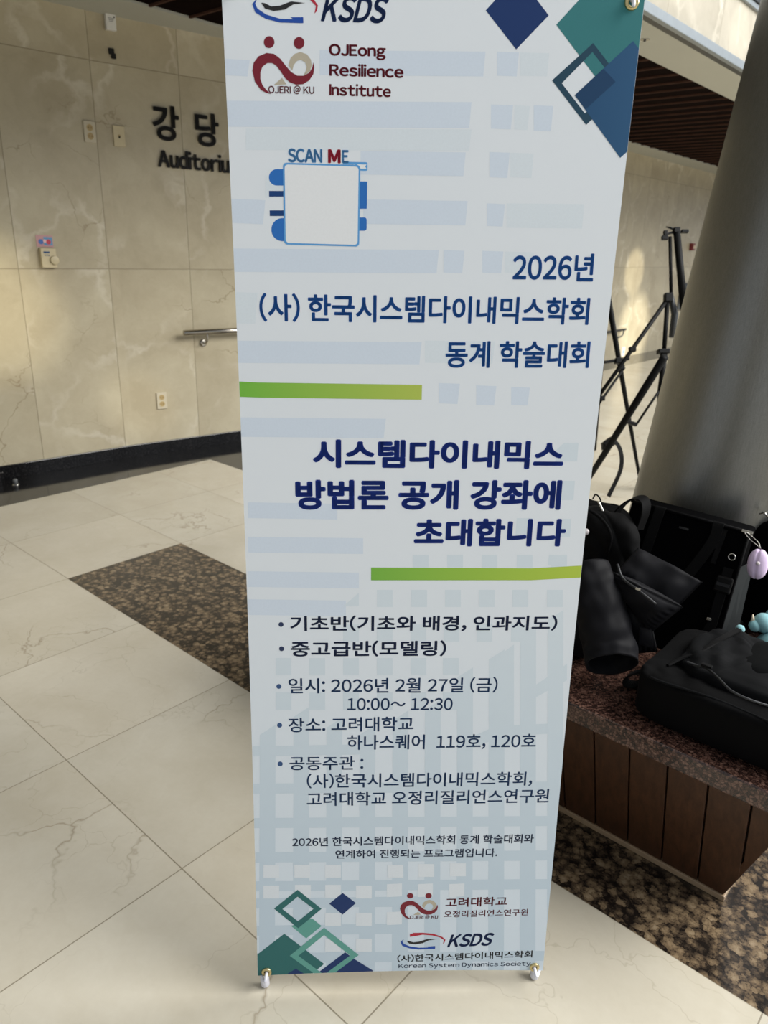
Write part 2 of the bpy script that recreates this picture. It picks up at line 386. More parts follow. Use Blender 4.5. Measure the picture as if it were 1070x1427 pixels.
class MB:
    def __init__(s): s.v = []; s.f = []
    def add(s, v, f):
        k = len(s.v); s.v += [V3(p) for p in v]; s.f += [tuple(q + k for q in t) for t in f]; return s
    def box(s, c, ax, ay, az):
        """c centre, half-axis vectors"""
        c, ax, ay, az = V3(c), V3(ax), V3(ay), V3(az)
        vs = [c + ax * a + ay * b + az * d for a in (-1, 1) for b in (-1, 1) for d in (-1, 1)]
        return s.add(vs, [(0, 1, 3, 2), (4, 6, 7, 5), (0, 4, 5, 1), (2, 3, 7, 6), (0, 2, 6, 4), (1, 5, 7, 3)])
    def tube(s, pts, r, seg=12, cap=True, sq=None):
        pts = [V3(p) for p in pts]; n = len(pts)
        rs = r if isinstance(r, (list, tuple)) else [r] * n
        t0 = (pts[1] - pts[0]).normalized()
        a = t0.orthogonal().normalized(); rings = []
        for k in range(n):
            t = (pts[min(k + 1, n - 1)] - pts[max(k - 1, 0)]).normalized()
            a = (a - t * a.dot(t)).normalized(); b = t.cross(a)
            rings.append([pts[k] + (a * math.cos(2 * math.pi * q / seg) + b * math.sin(2 * math.pi * q / seg)) * rs[k] for q in range(seg)])
        vs = [p for rg in rings for p in rg]; fs = []
        for k in range(n - 1):
            for q in range(seg):
                q2 = (q + 1) % seg
                fs.append((k * seg + q, k * seg + q2, (k + 1) * seg + q2, (k + 1) * seg + q))
        if cap: fs += [tuple(range(seg))[::-1], tuple((n - 1) * seg + q for q in range(seg))]
        return s.add(vs, fs)
    def ribbon(s, pts, width, side, thick=0.002):
        """flat strap along pts; side = vector across, per point or single"""
        pts = [V3(p) for p in pts]; n = len(pts); vs = []
        for k in range(n):
            t = (pts[min(k + 1, n - 1)] - pts[max(k - 1, 0)]).normalized()
            sd = V3(side[k] if isinstance(side, list) else side); sd = (sd - t * sd.dot(t)).normalized()
            nn = t.cross(sd)
            for a, b in ((-1, -1), (1, -1), (1, 1), (-1, 1)):
                vs.append(pts[k] + sd * (a * width / 2) + nn * (b * thick / 2))
        fs = []
        for k in range(n - 1):
            for q in range(4):
                q2 = (q + 1) % 4
                fs.append((k * 4 + q, k * 4 + q2, (k + 1) * 4 + q2, (k + 1) * 4 + q))
        fs += [(0, 1, 2, 3), tuple((n - 1) * 4 + q for q in (3, 2, 1, 0))]
        return s.add(vs, fs)
    def torus(s, c, ax, ay, R_, r, n=28, m=8):
        c, ax, ay = V3(c), V3(ax).normalized(), V3(ay).normalized(); az = ax.cross(ay); vs = []
        for k in range(n):
            a = 2 * math.pi * k / n; d = ax * math.cos(a) + ay * math.sin(a)
            for q in range(m):
                b = 2 * math.pi * q / m
                vs.append(c + d * (R_ + r * math.cos(b)) + az * (r * math.sin(b)))
        fs = [(k * m + q, ((k + 1) % n) * m + q, ((k + 1) % n) * m + (q + 1) % m, k * m + (q + 1) % m) for k in range(n) for q in range(m)]
        return s.add(vs, fs)
    def sphere(s, c, r, n=14, m=9):
        c = V3(c); vs = [c + V3((0, 0, r))]; fs = []
        for k in range(1, m):
            th = math.pi * k / m
            for q in range(n):
                ph = 2 * math.pi * q / n
                vs.append(c + V3((math.sin(th) * math.cos(ph), math.sin(th) * math.sin(ph), math.cos(th))) * r)
        vs.append(c - V3((0, 0, r)))
        for q in range(n): fs.append((0, 1 + q, 1 + (q + 1) % n))
        for k in range(m - 2):
            for q in range(n):
                fs.append((1 + k * n + q, 1 + (k + 1) * n + q, 1 + (k + 1) * n + (q + 1) % n, 1 + k * n + (q + 1) % n))
        L = len(vs) - 1
        for q in range(n): fs.append((L, 1 + (m - 2) * n + (q + 1) % n, 1 + (m - 2) * n + q))
        return s.add(vs, fs)
    def prism(s, poly, off):
        """extrude a closed polygon of points by vector off"""
        n = len(poly); off = V3(off)
        vs = [V3(p) for p in poly] + [V3(p) + off for p in poly]
        return s.add(vs, [tuple(range(n))[::-1], tuple(range(n, 2 * n))] + [(k, (k + 1) % n, n + (k + 1) % n, n + k) for k in range(n)])
    def build(s, name, mat, parent=None, smooth=False, bevel=0.0, seg=2, sub=0):
        o = mesh_obj(name, s.v, s.f, mat, parent, smooth)
        if bevel:
            md = o.modifiers.new('bevel', 'BEVEL'); md.width = bevel; md.segments = seg; md.limit_method = 'ANGLE'; md.angle_limit = math.radians(40)
        if sub:
            md = o.modifiers.new('sub', 'SUBSURF'); md.levels = sub; md.render_levels = sub
        return o
def smooth_curve(pts, k=8):
    """Catmull-Rom through points"""
    P = [V3(p) for p in pts]; P = [P[0] * 2 - P[1]] + P + [P[-1] * 2 - P[-2]]; out = []
    for a in range(1, len(P) - 2):
        for q in range(k):
            t = q / k
            out.append(0.5 * ((2 * P[a]) + (P[a + 1] - P[a - 1]) * t + (2 * P[a - 1] - 5 * P[a] + 4 * P[a + 1] - P[a + 2]) * t * t + (3 * P[a] - P[a - 1] - 3 * P[a + 1] + P[a + 2]) * t ** 3))
    out.append(P[-2]); return out
_GL = {}
def glyph(ch):
    """outline of one character, filled"""
    if ch not in _GL:
        c = bpy.data.curves.new('glyphs', 'FONT'); c.body = ch; c.size = 1; c.resolution_u = 5
        o = bpy.data.objects.new('glyphs', c); COL.objects.link(o)
        me = bpy.data.meshes.new_from_object(o.evaluated_get(bpy.context.evaluated_depsgraph_get()))
        _GL[ch] = ([(v.co.x, v.co.y) for v in me.vertices], [tuple(p.vertices) for p in me.polygons])
        bpy.data.objects.remove(o); bpy.data.curves.remove(c); bpy.data.meshes.remove(me)
    return _GL[ch]
def bar_glyph(ch):
    """plain sans strokes for I, l and i"""
    hv = [p[1] for p in glyph('\uff28')[0]]; xv = [p[1] for p in glyph('\uff58')[0]]; dv = [p[1] for p in glyph('\uff44')[0]]
    top = {'I': max(hv), 'l': max(dv), 'i': max(xv)}[ch]; w = 0.085
    v = [(0, 0), (w, 0), (w, top), (0, top)]; f = [(0, 1, 2, 3)]
    if ch == 'i':
        t = max(dv); n = 14
        v += [(w / 2 + 0.055 * math.cos(2 * math.pi * k / n), t - 0.055 + 0.055 * math.sin(2 * math.pi * k / n)) for k in range(n)]
        f.append(tuple(4 + k for k in range(n)))
    return v, f
def layout(body, bold=0.0, gap=0.095, adv=0.92, space=0.26, latin=0.92):
    """list of (char, verts, faces) set on one line, strokes thickened by bold"""
    pen = 0.0; out = []
    for ch in body:
        if ch == ' ': pen += space; continue
        if ord(ch) < 0x7f:
            v, f = bar_glyph(ch) if ch in 'Ili' else glyph(chr(ord(ch) + 0xFEE0)); x0 = min(p[0] for p in v); x1 = max(p[0] for p in v)
            v = [(pen + gap / 2 + (p[0] - x0) * latin, p[1]) for p in v]; pen += (x1 - x0) * latin + gap
        else:
            v, f = glyph(ch); v = [(pen + p[0], p[1]) for p in v]; pen += adv
        if bold:
            n = len(v); V_, F_ = [], []
            for k in range(8):
                a_ = 2 * math.pi * k / 8 + 0.39
                dx, dy = bold * math.cos(a_), bold * math.sin(a_)
                V_ += [(p[0] + dx, p[1] + dy) for p in v]; F_ += [tuple(q + k * n for q in t) for t in f]
            v, f = V_, F_
        out.append((ch, v, f))
    return out
def text_mesh(body, bold=0.0, ref=None, **kw):
    """verts/faces of a line; x runs 0..1 over the ink width, y 0..1 over the ink height of ref's letters"""
    g = layout(body, bold, **kw)
    if ref is None:
        ref = ''.join(ch for ch in body if ch not in '(),.~: ') or body
    xs = [p[0] for _, v, _ in g for p in v]; ys = [p[1] for c_, v, _ in g if c_ in ref for p in v]
    x0, x1, y0, y1 = min(xs), max(xs), min(ys), max(ys)
    vs, fs = [], []
    for _, v, f in g:
        k = len(vs); vs += [((p[0] - x0) / (x1 - x0), (p[1] - y0) / (y1 - y0)) for p in v]; fs += [tuple(q + k for q in t) for t in f]
    return vs, fs
def text_raw(body, bold):
    xs = [p[0] for _, v, _ in layout(body, bold) for p in v]
    return max(xs) - min(xs)

# ------------------------------------------------------------------ setting: floor
def floor_mesh():
    iis = [-14, -0.0, 1.0, 2.72, 5.6, 40]; jjs = [-2.0, -0.97, 1.0, 24]
    vs, fs, fm = [], [], []
    for j in jjs:
        for i in iis: vs.append(V3((j * TS, i * TI, 0)))
    n = len(iis)
    for a in range(len(jjs) - 1):
        for b in range(n - 1):
            fs.append((a * n + b, (a + 1) * n + b, (a + 1) * n + b + 1, a * n + b + 1))
            k = 0
            if a == 0: k = 2
            elif b == 3 and a == 1: k = 2
            elif b == 1 and a == 2: k = 1
            fm.append(k)
    o = mesh_obj('floor', vs, fs, None, mats=[M['floor'], M['granite'], M['black_granite']], fm=fm, fix=False)
    o.location = G0; o.rotation_euler = (0, 0, GA); tag(o, kind='structure')
    return o
floor_mesh()

# ------------------------------------------------------------------ setting: walls
WT = 2.73
def wall_strip(name, pts, z0, z1, mat, thick=0.2, u_start=0.0):
    """vertical wall along a floor polyline with UV = (arc length, height)"""
    pts = [V3(p) for p in pts]; vs, fs, uvs = [], [], []
    u = u_start; n = len(pts)
    for k, p in enumerate(pts):
        if k: u += (pts[k] - pts[k - 1]).length
        t = (pts[min(k + 1, n - 1)] - pts[max(k - 1, 0)]).normalized(); nn = V3((-t.y, t.x, 0))
        for q in (p, p + nn * thick):
            for z in (z0, z1):
                vs.append(V3((q.x, q.y, z))); uvs.append((u, z))
    for k in range(n - 1):
        a, b = k * 4, (k + 1) * 4
        fs += [(a, b, b + 1, a + 1), (a + 2, a + 3, b + 3, b + 2), (a + 1, b + 1, b + 3, a + 3), (a, a + 2, b + 2, b)]
    fs += [(0, 1, 3, 2), ((n - 1) * 4, (n - 1) * 4 + 2, (n - 1) * 4 + 3, (n - 1) * 4 + 1)]
    o = mesh_obj(name, vs, fs, mat, fix=False)
    uvl = o.data.uv_layers.new(name='UVMap')
    for lp in o.data.loops: uvl.data[lp.index].uv = uvs[lp.vertex_index]
    tag(o, kind='structure'); return o
WPOLY = [V3((-5.4, 1.469, 0)), V3((-3.9, 3.0, 0)), V3((-2.46, 4.47, 0)), V3((-1.8, 5.09, 0)), V3((-1.145, 5.61, 0)), V3((-0.80, 5.86, 0)), W(4.55, -1.66), W(40, -1.66)]
U0 = -((V3((-3.9, 3.0, 0)) - WPOLY[0]).length)
wall_strip('wall_left', WPOLY, 0, WT, M['wall'], 0.2, U0)
WLINE = WPOLY
def on_wall(x, y):
    d = ray(x, y); best = None
    for a, b in zip(WPOLY[:-1], WPOLY[1:]):
        t = (b - a).normalized(); nn = V3((t.y, -t.x, 0))     # towards the room
        den = d.dot(nn)
        if abs(den) < 1e-9: continue
        s = (a - CAM).dot(nn) / den; P = CAM + d * s; k = (P - a).dot(t) / (b - a).length
        if s > 0 and -1e-6 <= k <= 1 + 1e-6 and (best is None or s < best[3]): best = (P, t, nn, s)
    return best[:3]
def base_strip():
    mb = MB(); pts = WPOLY[:6]
    for a, b in zip(pts[:-1], pts[1:]):
        t = (b - a).normalized(); nn = V3((t.y, -t.x, 0))
        mb.box((a + b) / 2 + nn * 0.006 + V3((0, 0, 0.045)), t * ((b - a).length / 2 + 0.003), nn * 0.008, V3((0, 0, 0.045)))
    o = mb.build('baseboard_left', M['black_granite'], bevel=0.003); tag(o, kind='structure')
base_strip()

# ------------------------------------------------------------------ setting: ceiling, soffits, upper storey
def grid_box(mb, i0, i1, j0, j1, z0, z1):
    c = W((i0 + i1) / 2, (j0 + j1) / 2, (z0 + z1) / 2)
    return mb.box(c, ID * ((i1 - i0) / 2 * TI), JD * ((j1 - j0) / 2 * TS), V3((0, 0, (z1 - z0) / 2)))
def struct(mb, name, mat, bevel=0):
    o = mb.build(name, mat, bevel=bevel); tag(o, kind='structure'); return o
I0, I1 = -8, 40
struct(grid_box(MB(), I0, I1, -2.3, -1.06, WT, WT + 0.30), 'trim_1', M['soffit'])
struct(grid_box(MB(), I0, I1, 1.99, 2.56, WT, WT + 0.045), 'trim_2', M['soffit'])
struct(grid_box(MB(), I0, I1, -1.06, 1.99, WT + 0.014, WT + 0.30), 'ceiling', M['slat_gap'])
mb = MB()
s_ = (2.73 - H) / (2.88 - H)
k = I0
step = 0.452
i = 0.1
while i < 36:
    grid_box(mb, i, i + 0.026, -1.06, 1.99, WT + 0.002, WT + 0.014); i += step
struct(mb, 'ceiling_slats', M['slat'])
struct(grid_box(MB(), I0, I1, 2.635, 2.70, WT - 0.003, WT + 0.05), 'trim_3', M['steel_trim'], 0.004)
struct(grid_box(MB(), I0, I1, 2.56, 2.635, WT - 0.001, WT + 0.04), 'trim_5', M['dark_frame'])
# upper storey behind the void edge
a, b = W(I0, 2.56), W(I1, 2.56)
wall_strip('wall_upper', [a, b], WT + 0.05, 7.5, M['upper'], 0.2)
mb = MB()
grid_box(mb, I0, I1, 2.56, 2.60, 3.155, 3.185)
struct(mb, 'trim_4', M['steel_trim'])
mb = MB()
for z in (3.19, 3.25, 3.31, 3.37):
    grid_box(mb, I0, I1, 2.56, 2.62, z, z + 0.045)
struct(mb, 'trim_6', M['dark_frame'])

# ------------------------------------------------------------------ setting: leaning column
PR = 0.29; BZ_ = 0.45
mN = ray(1060, 0).cross(ray(880, 697)).normalized()
if mN.x > 0: mN = -mN
# axis lies in the tangent plane's direction; lean towards +x
axis = V3((-mN.z / mN.x, 0, 1)).normalized()
ci = 1.72
base = W(ci, 0, 0.45)
tj = (-PR - mN.dot(base - CAM)) / mN.dot(JD)
PC = base + JD * tj                        # axis point at bench height
def pillar():
    mb = MB()
    p0 = PC + axis * 0.002; p1 = PC + axis * 6.5
    mb.tube([p0 + (p1 - p0) * (k / 20) for k in range(21)], PR, 72)
    for k in range(72):                    # cut the foot level with the seat
        v = mb.v[k]; mb.v[k] = v + axis * ((BZ_ + 0.0005 - v.z) / axis.z)
    o = mb.build('column', M['pillar'], smooth=True)
    md = o.modifiers.new('es', 'EDGE_SPLIT'); md.split_angle = math.radians(50)
    tag(o, kind='structure')
pillar()
PJ = (PC - G0).dot(JD) / TS

# ------------------------------------------------------------------ the banner stand
BA = V3((0.0666, 1.1194, 0.0510)); yaw, lean, rol, BOW = 0.0475, 0.0595, 0.0066, 0.0062
_v = V3((math.cos(yaw), math.sin(yaw), 0)); _b = V3((-math.sin(yaw), math.cos(yaw), 0))
_u = V3((0, 0, 1)) * math.cos(lean) + _b * math.sin(lean)
BV = _v * math.cos(rol) + _u * math.sin(rol); BU = -_v * math.sin(rol) + _u * math.cos(rol)
BN = BV.cross(BU)                           # faces the viewer
BW, BH = 0.6, 1.8
def bst(x, y):
    X = on_plane(x, y, BA, BN) - BA
    return (X.dot(BV), X.dot(BU))
banner_root = empty('banner_stand', (BA.x, BA.y, 0), 'tall white conference banner on an X frame standing on the marble floor', 'banner')
BM = Matrix(((BV.x, BU.x, BN.x, BA.x), (BV.y, BU.y, BN.y, BA.y), (BV.z, BU.z, BN.z, BA.z), (0, 0, 0, 1)))
def local_obj(name, verts, faces, mat, parent, mats=None, fm=None, smooth=False):
    """verts in banner coordinates (across, up, out)"""
    o = mesh_obj(name, verts, faces, mat, None, smooth, mats, fm, fix=False)
    o.matrix_world = BM
    bpy.context.view_layer.update()
    if parent is not None:
        o.parent = parent; o.matrix_parent_inverse = parent.matrix_world.inverted()
    return o
def half_w(t): return BW / 2 - BOW * 4 * (t / BH) * (1 - t / BH)
def sag(s): return 0.006 * (1 - (s / 0.3) ** 2)
def sheet():
    nx, ny = 24, 60; vs, fs, fm = [], [], []
    for z in (0.0, -0.0006):
        for b in range(ny + 1):
            tt = b / ny
            for a in range(nx + 1):
                ss = (a / nx) * 2 - 1
                t = tt * BH; s = ss * half_w(t)
                t = t + sag(s) * (1 - tt) - sag(s) * tt
                vs.append((s, t, z))
    N = (nx + 1) * (ny + 1)
    for b in range(ny):
        for a in range(nx):
            q = b * (nx + 1) + a
            fs.append((q, q + 1, q + nx + 2, q + nx + 1)); fm.append(0)
            fs.append((N + q, N + q + nx + 1, N + q + nx + 2, N + q + 1)); fm.append(1)
    rim = [a for a in range(nx + 1)] + [b * (nx + 1) + nx for b in range(1, ny + 1)] + [ny * (nx + 1) + a for a in range(nx - 1, -1, -1)] + [b * (nx + 1) for b in range(ny - 1, 0, -1)]
    for k in range(len(rim)):
        a, b = rim[k], rim[(k + 1) % len(rim)]
        fs.append((a, N + a, N + b, b)); fm.append(0)
    return local_obj('banner_sheet', vs, fs, None, banner_root, [M['sheet'], M['sheet_back']], fm, True)
SHEET = sheet()
for p in SHEET.data.polygons: p.use_smooth = False
LAY = 0.00006
def clip(poly):
    """keep a polygon (banner coordinates) inside the sheet"""
    def cut(pl, f):
        out = []
        for k in range(len(pl)):
            p, q = pl[k], pl[(k + 1) % len(pl)]; a, b = f(p), f(q)
            if a >= 0: out.append(p)
            if (a < 0) != (b < 0):
                r = a / (a - b); out.append((p[0] + (q[0] - p[0]) * r, p[1] + (q[1] - p[1]) * r))
        return out
    pl = cut(poly, lambda p: half_w(min(max(p[1], 0), BH)) - 0.0004 - p[0])
    pl = cut(pl, lambda p: half_w(min(max(p[1], 0), BH)) - 0.0004 + p[0]) if pl else pl
    pl = cut(pl, lambda p: p[1] - sag(p[0]) - 0.0004) if pl else pl
    pl = cut(pl, lambda p: BH - sag(p[0]) - 0.0004 - p[1]) if pl else pl
    return pl
def px(o, sc, pts):
    """crop pixels -> photo pixels"""
    return [(o[0] + x * sc, o[1] + y * sc) for x, y in pts]
class Print:
    """flat printed shapes on the sheet, one mesh"""
    def __init__(s): s.v = []; s.f = []; s.fm = []; s.mats = []
    def mi(s, m):
        if m not in s.mats: s.mats.append(m)
        return s.mats.index(m)
    def poly_st(s, pts, mat, lay=1, subdiv=False):
        pts = clip(pts)
        if len(pts) < 3: return s
        # triangulate concave polygons
        from mathutils.geometry import tessellate_polygon
        s.c = getattr(s, 'c', 0) + 1; lay = lay + s.c * 0.004
        tri = tessellate_polygon([[V3((a, b, 0)) for a, b in pts]])
        k = len(s.v); s.v += [(a, b, lay * LAY) for a, b in pts]
        for t in tri:
            A, B, C = (V3((*pts[q], 0)) for q in t)
            if (B - A).cross(C - A).z < 0: t = t[::-1]
            s.f.append(tuple(k + q for q in t)); s.fm.append(s.mi(mat))
        return s
    def poly(s, pts, mat, lay=1):
        return s.poly_st([bst(*p) for p in pts], mat, lay)
    def ring(s, outer, inner, mat, lay=1):
        n = len(outer)
        for k in range(n):
            q = (k + 1) % n
            s.poly([outer[k], outer[q], inner[q], inner[k]], mat, lay)
        return s
    def text_st(s, body, BL, BR, TL, mat, lay=3, bold=0.0, ref=None, shear=0.0, **lk):
        tv, tf = text_mesh(body, bold, ref, **lk)
        BL, BR, TL = V3((*BL, 0)), V3((*BR, 0)), V3((*TL, 0))
        if shear: tv = [(x * (1 - shear) + shear * y, y) for x, y in tv]
        k = len(s.v)
        for x, y in tv:
            p = BL + (BR - BL) * x + (TL - BL) * y; s.v.append((p.x, p.y, lay * LAY))
        s.f += [tuple(q + k for q in f) for f in tf]; s.fm += [s.mi(mat)] * len(tf)
        return s
    def text(s, body, BL, BR, TL, mat, **kw):
        bl, br, tl = bst(*BL), bst(*BR), bst(*TL)
        # keep letters upright in the plane of the print
        d = V3((br[0] - bl[0], br[1] - bl[1], 0)); n = V3((-d.y, d.x, 0)).normalized()
        h = (V3((tl[0] - bl[0], tl[1] - bl[1], 0))).dot(n)
        kw_ = dict(kw)
        return s.text_st(body, bl, br, (bl[0] + n.x * h, bl[1] + n.y * h), mat, **kw_)
    def disc(s, c, rx, ry, mat, lay=2, n=24):
        return s.poly([(c[0] + rx * math.cos(2 * math.pi * k / n), c[1] + ry * math.sin(2 * math.pi * k / n)) for k in range(n)], mat, lay)
    def build(s, name, label=None):
        o = local_obj(name, s.v, s.f, None, SHEET, s.mats, s.fm)
        if label: o['label'] = label
        return o
def rrect(x0, y0, x1, y1, r, corners=(1, 1, 1, 1), n=6):
    """rounded rectangle, corners TL TR BR BL"""
    out = []
    for (cx, cy, a0), on in zip(((x0 + r, y0 + r, 180), (x1 - r, y0 + r, 270), (x1 - r, y1 - r, 0), (x0 + r, y1 - r, 90)), corners):
        if on:
            for k in range(n + 1):
                a = math.radians(a0 + 90 * k / n); out.append((cx + r * math.cos(a), cy + r * math.sin(a)))
        else:
            out.append((x0 if a0 in (180, 90) else x1, y0 if a0 in (180, 270) else y1))
    return out

# pale building pattern
P_ = Print()
o5 = (310, 60); s5 = 580 / 1070
def q5(x0, y0, x1, y1, m, lay=1, sl=0.0):
    P_.poly(px(o5, s5, [(x0, y0), (x1, y0 + sl), (x1 - 6, y1 + sl), (x0, y1)]), M[m], lay)
for (x0, y0, x1, y1) in ((250, 18, 676, 82), (0, 148, 640, 215), (355, 277, 625, 338), (362, 402, 630, 465), (5, 528, 556, 588), (20, 765, 512, 822), (25, 888, 60, 905), (10, 962, 420, 1012), (0, 40, 70, 82), (20, 400, 110, 462)):
    q5(x0, y0, x1, y1, 'stripe', 1, 4)
for (x0, y0, x1, y1) in ((706, 22, 762, 84), (690, 158, 747, 220), (800, 160, 850, 225), (686, 280, 738, 345), (680, 412, 726, 470), (668, 534, 722, 590), (568, 532, 622, 590), (556, 874, 610, 926), (652, 880, 704, 930), (742, 884, 790, 930)):
    q5(x0, y0, x1, y1, 'stripe', 1, 2)
for (x0, y0, x1, y1) in ((765, 24, 840, 84), (750, 160, 790, 222), (740, 282, 800, 345), (730, 412, 930, 475), (725, 536, 800, 590), (60, 220, 640, 275), (110, 340, 330, 398), (20, 640, 90, 720), (520, 765, 700, 822)):
    q5(x0, y0, x1, y1, 'stripe2', 1, 2)
for y0 in (700, 748, 796, 835):
    P_.poly([(345, y0), (470 + (y0 % 7) * 6, y0 + 2), (470 + (y0 % 7) * 6, y0 + 24), (346, y0 + 22)], M['stripe'], 1)
# window lattice: dark squares high up, dark strips with light panes lower down
cols = [384, 431, 478, 525, 572, 617]
for r, y in enumerate((773, 822, 870, 917, 965)):
    xs = {0: (575, 623, 671, 720, 768), 1: (525, 573, 620, 667, 714, 762), 2: (478, 525, 572, 618, 664, 712), 3: cols, 4: cols}[r]
    for x in xs:
        P_.poly([(x, y), (x + 22, y), (x + 22, y + 24), (x, y + 24)], M['win'], 1)
P_.poly([(786, 617), (806, 617), (804, 643), (774, 643), (774, 628)], M['win'], 1)
for (x0, y0, x1, y1) in ((783, 670, 801, 697), (778, 723, 796, 748), (720, 722, 742, 748), (765, 773, 788, 788)):
    P_.poly([(x0, y0), (x1, y0), (x1 - 2, y1), (x0 - 2, y1)], M['win'], 1)
P_.poly([(478, 845), (500, 826), (500, 845)], M['win'], 1)
for k, x in enumerate((362, 409, 455, 501, 547, 592, 637, 681, 725, 763)):
    top = (1010, 985, 1000, 1010, 990, 975, 930, 905, 870, 850)[k]
    P_.poly([(x, top + 14), (x + 22, top), (x + 21, 1362), (x - 1, 1362)], M['win'], 1)
for k, (y, x0, x1) in enumerate(((1040, 352, 520), (1092, 352, 770), (1140, 354, 770), (1188, 356, 770), (1228, 356, 765), (1252, 356, 600), (1290, 356, 560), (1328, 356, 760))):
    P_.poly([(x0, y), (x1, y - 3), (x1, y + 11), (x0, y + 14)], M['win'], 2)
for pts in ([(690, 918), (716, 898), (716, 1036), (690, 1050)], [(735, 962), (790, 925), (790, 948), (735, 978)], [(650, 1030), (690, 1012), (770, 1008), (770, 1022), (700, 1026), (650, 1046)]):
    P_.poly(pts, M['win'], 2)
for (x0, y0) in ((539, 1232), (582, 1232), (539, 1271), (626, 1232)):
    P_.poly([(x0, y0), (x0 + 21, y0 - 1), (x0 + 21, y0 + 17), (x0, y0 + 18)], M['winlight'], 3)
for (x0, y0) in ((367, 1234), (411, 1233), (453, 1233), (496, 1234), (453, 1272), (496, 1272), (496, 1308), (453, 1308), (453, 1205), (410, 1205), (367, 1205), (540, 1205), (583, 1204), (627, 1203)):
    P_.poly([(x0, y0), (x0 + 22, y0), (x0 + 22, y0 + 18), (x0, y0 + 18)], M['winlight'], 3)
P_.build('building_pattern', 'pale blue printed pattern of windows and stripes')

# corner diamonds, top right
P_ = Print(); o, s = (660, 0), 250 / 1070
P_.poly(px(o, s, [(72, 62), (264, -151), (447, 92), (253, 295)]), M['navy_ink'], 3)
P_.poly(px(o, s, [(635, -8), (492, 148), (730, 465), (960, 300), (1100, 300), (1100, -160), (780, -160)]), M['teal_ink'], 3)
P_.ring(px(o, s, [(712, 257), (467, 480), (670, 745), (915, 522)]), px(o, s, [(708, 310), (525, 497), (663, 677), (846, 488)]), M['frame_ink'], 4)
P_.poly(px(o, s, [(950, 245), (602, 568), (873, 942), (1100, 740), (1100, 445)]), M['blue_ink'], 5)
P_.poly(px(o, s, [(772, 410), (846, 488), (668, 652), (602, 568)]), M['deep_ink'], 6)
P_.build('corner_diamonds', 'teal and navy printed diamonds in the top right corner')
# corner diamonds, bottom left
P_ = Print(); o, s = (345, 1230), 190 / 1070
P_.poly(px(o, s, [(745, 80), (850, 160), (745, 250), (640, 165)]), M['navy_ink'], 4)
P_.poly(px(o, s, [(505, 278), (580, 340), (460, 437), (342, 340)]), M['teal_mid'], 4)
P_.ring(px(o, s, [(392, 55), (580, 205), (397, 357), (207, 203)]), px(o, s, [(392, 110), (517, 205), (395, 302), (273, 207)]), M['teal_dark'], 5)
P_.poly(px(o, s, [(288, 400), (600, 637), (440, 770), (60, 770), (60, 575)]), M['teal_dark'], 4)
P_.poly(px(o, s, [(378, 675), (490, 740), (470, 770), (220, 770)]), M['navy_ink'], 5)
P_.poly(px(o, s, [(765, 545), (835, 597), (640, 745), (560, 700)]), M['navy_ink'], 5)
P_.poly(px(o, s, [(835, 597), (985, 690), (960, 740), (640, 740)]), M['navy_ink'], 5)
P_.ring(px(o, s, [(600, 352), (872, 567), (600, 770), (330, 573)]), px(o, s, [(600, 410), (805, 570), (600, 722), (398, 573)]), M['teal_mid'], 6)
P_.build('corner_diamonds', 'green and navy printed diamonds in the bottom left corner')

# logos: drawn from one master, mapped into place
OJ = dict(o=(340, 0), s=240 / 1070)
OJ_body = [(168, 584), (140, 578), (105, 560), (68, 508), (52, 440), (60, 390), (90, 350), (140, 329), (186, 335), (225, 364), (258, 408), (292, 447), (330, 470), (370, 471), (405, 452), (424, 420), (430, 388), (437, 420), (430, 462), (405, 500), (368, 523), (325, 527), (285, 512), (255, 486), (225, 440), (200, 408), (175, 392), (145, 392), (115, 415), (102, 450), (102, 490), (115, 530), (140, 560)]
OJ_arc = [(275, 405), (290, 360), (315, 335), (350, 323), (390, 337), (415, 370), (421, 405), (410, 440), (385, 462), (370, 466), (385, 440), (390, 415), (380, 388), (355, 372), (330, 378), (308, 405), (300, 438)]
OJ_tri = [(185, 528), (236, 484), (264, 524)]
def ojeri(P_, f, lay=4):
    el = lambda cx, cy, rx, ry: [f((cx + rx * math.cos(2 * math.pi * k / 28), cy + ry * math.sin(2 * math.pi * k / 28))) for k in range(28)]
    P_.poly(el(156, 262, 33, 37), M['maroon'], lay); P_.poly(el(342, 267, 33, 37), M['maroon'], lay)
    P_.poly([f(p) for p in OJ_arc], M['beige'], lay); P_.poly([f(p) for p in OJ_tri], M['beige'], lay)
    P_.poly([f(p) for p in OJ_body], M['maroon'], lay + 1)
    P_.text('OJERI @ KU', f((152, 579)), f((437, 584)), f((152, 533)), M['darknavy' if False else 'maroon'], lay=lay + 2, bold=0.018, ref='OJERIKU')
P_ = Print()
f1 = lambda p: (340 + p[0] * 240 / 1070, p[1] * 240 / 1070)
ojeri(P_, f1)
for body, y in (('OJEong', ((528, 346), (880, 354), (528, 272))), ('Resilience', ((530, 471), (990, 485), (530, 398))), ('Institute', ((530, 592), (912, 604), (530, 522)))):
    P_.text(body, f1(y[0]), f1(y[1]), f1(y[2]), M['maroon'], lay=4, bold=0.034, ref={'OJEong': 'OJE', 'Resilience': 'R', 'Institute': 'I'}[body], gap=0.08)
P_.build('institute_logo', 'maroon two-headed ribbon logo with three lines of lettering')
P_ = Print()
def f2(p):
    x = (p[0] - 50) / 387; y = (583 - p[1]) / 355
    cx = 120 + 237 * x; cy = 228 - 5 * x - y * 161
    return (530 + cx * 240 / 1070, 1230 + cy * 240 / 1070)
ojeri(P_, f2)
f3 = lambda p: (530 + p[0] * 240 / 1070, 1230 + p[1] * 240 / 1070)
P_.text('고려대학교', f3((403, 153)), f3((785, 143)), f3((403, 95)), M['maroon'], lay=4, bold=0.018)
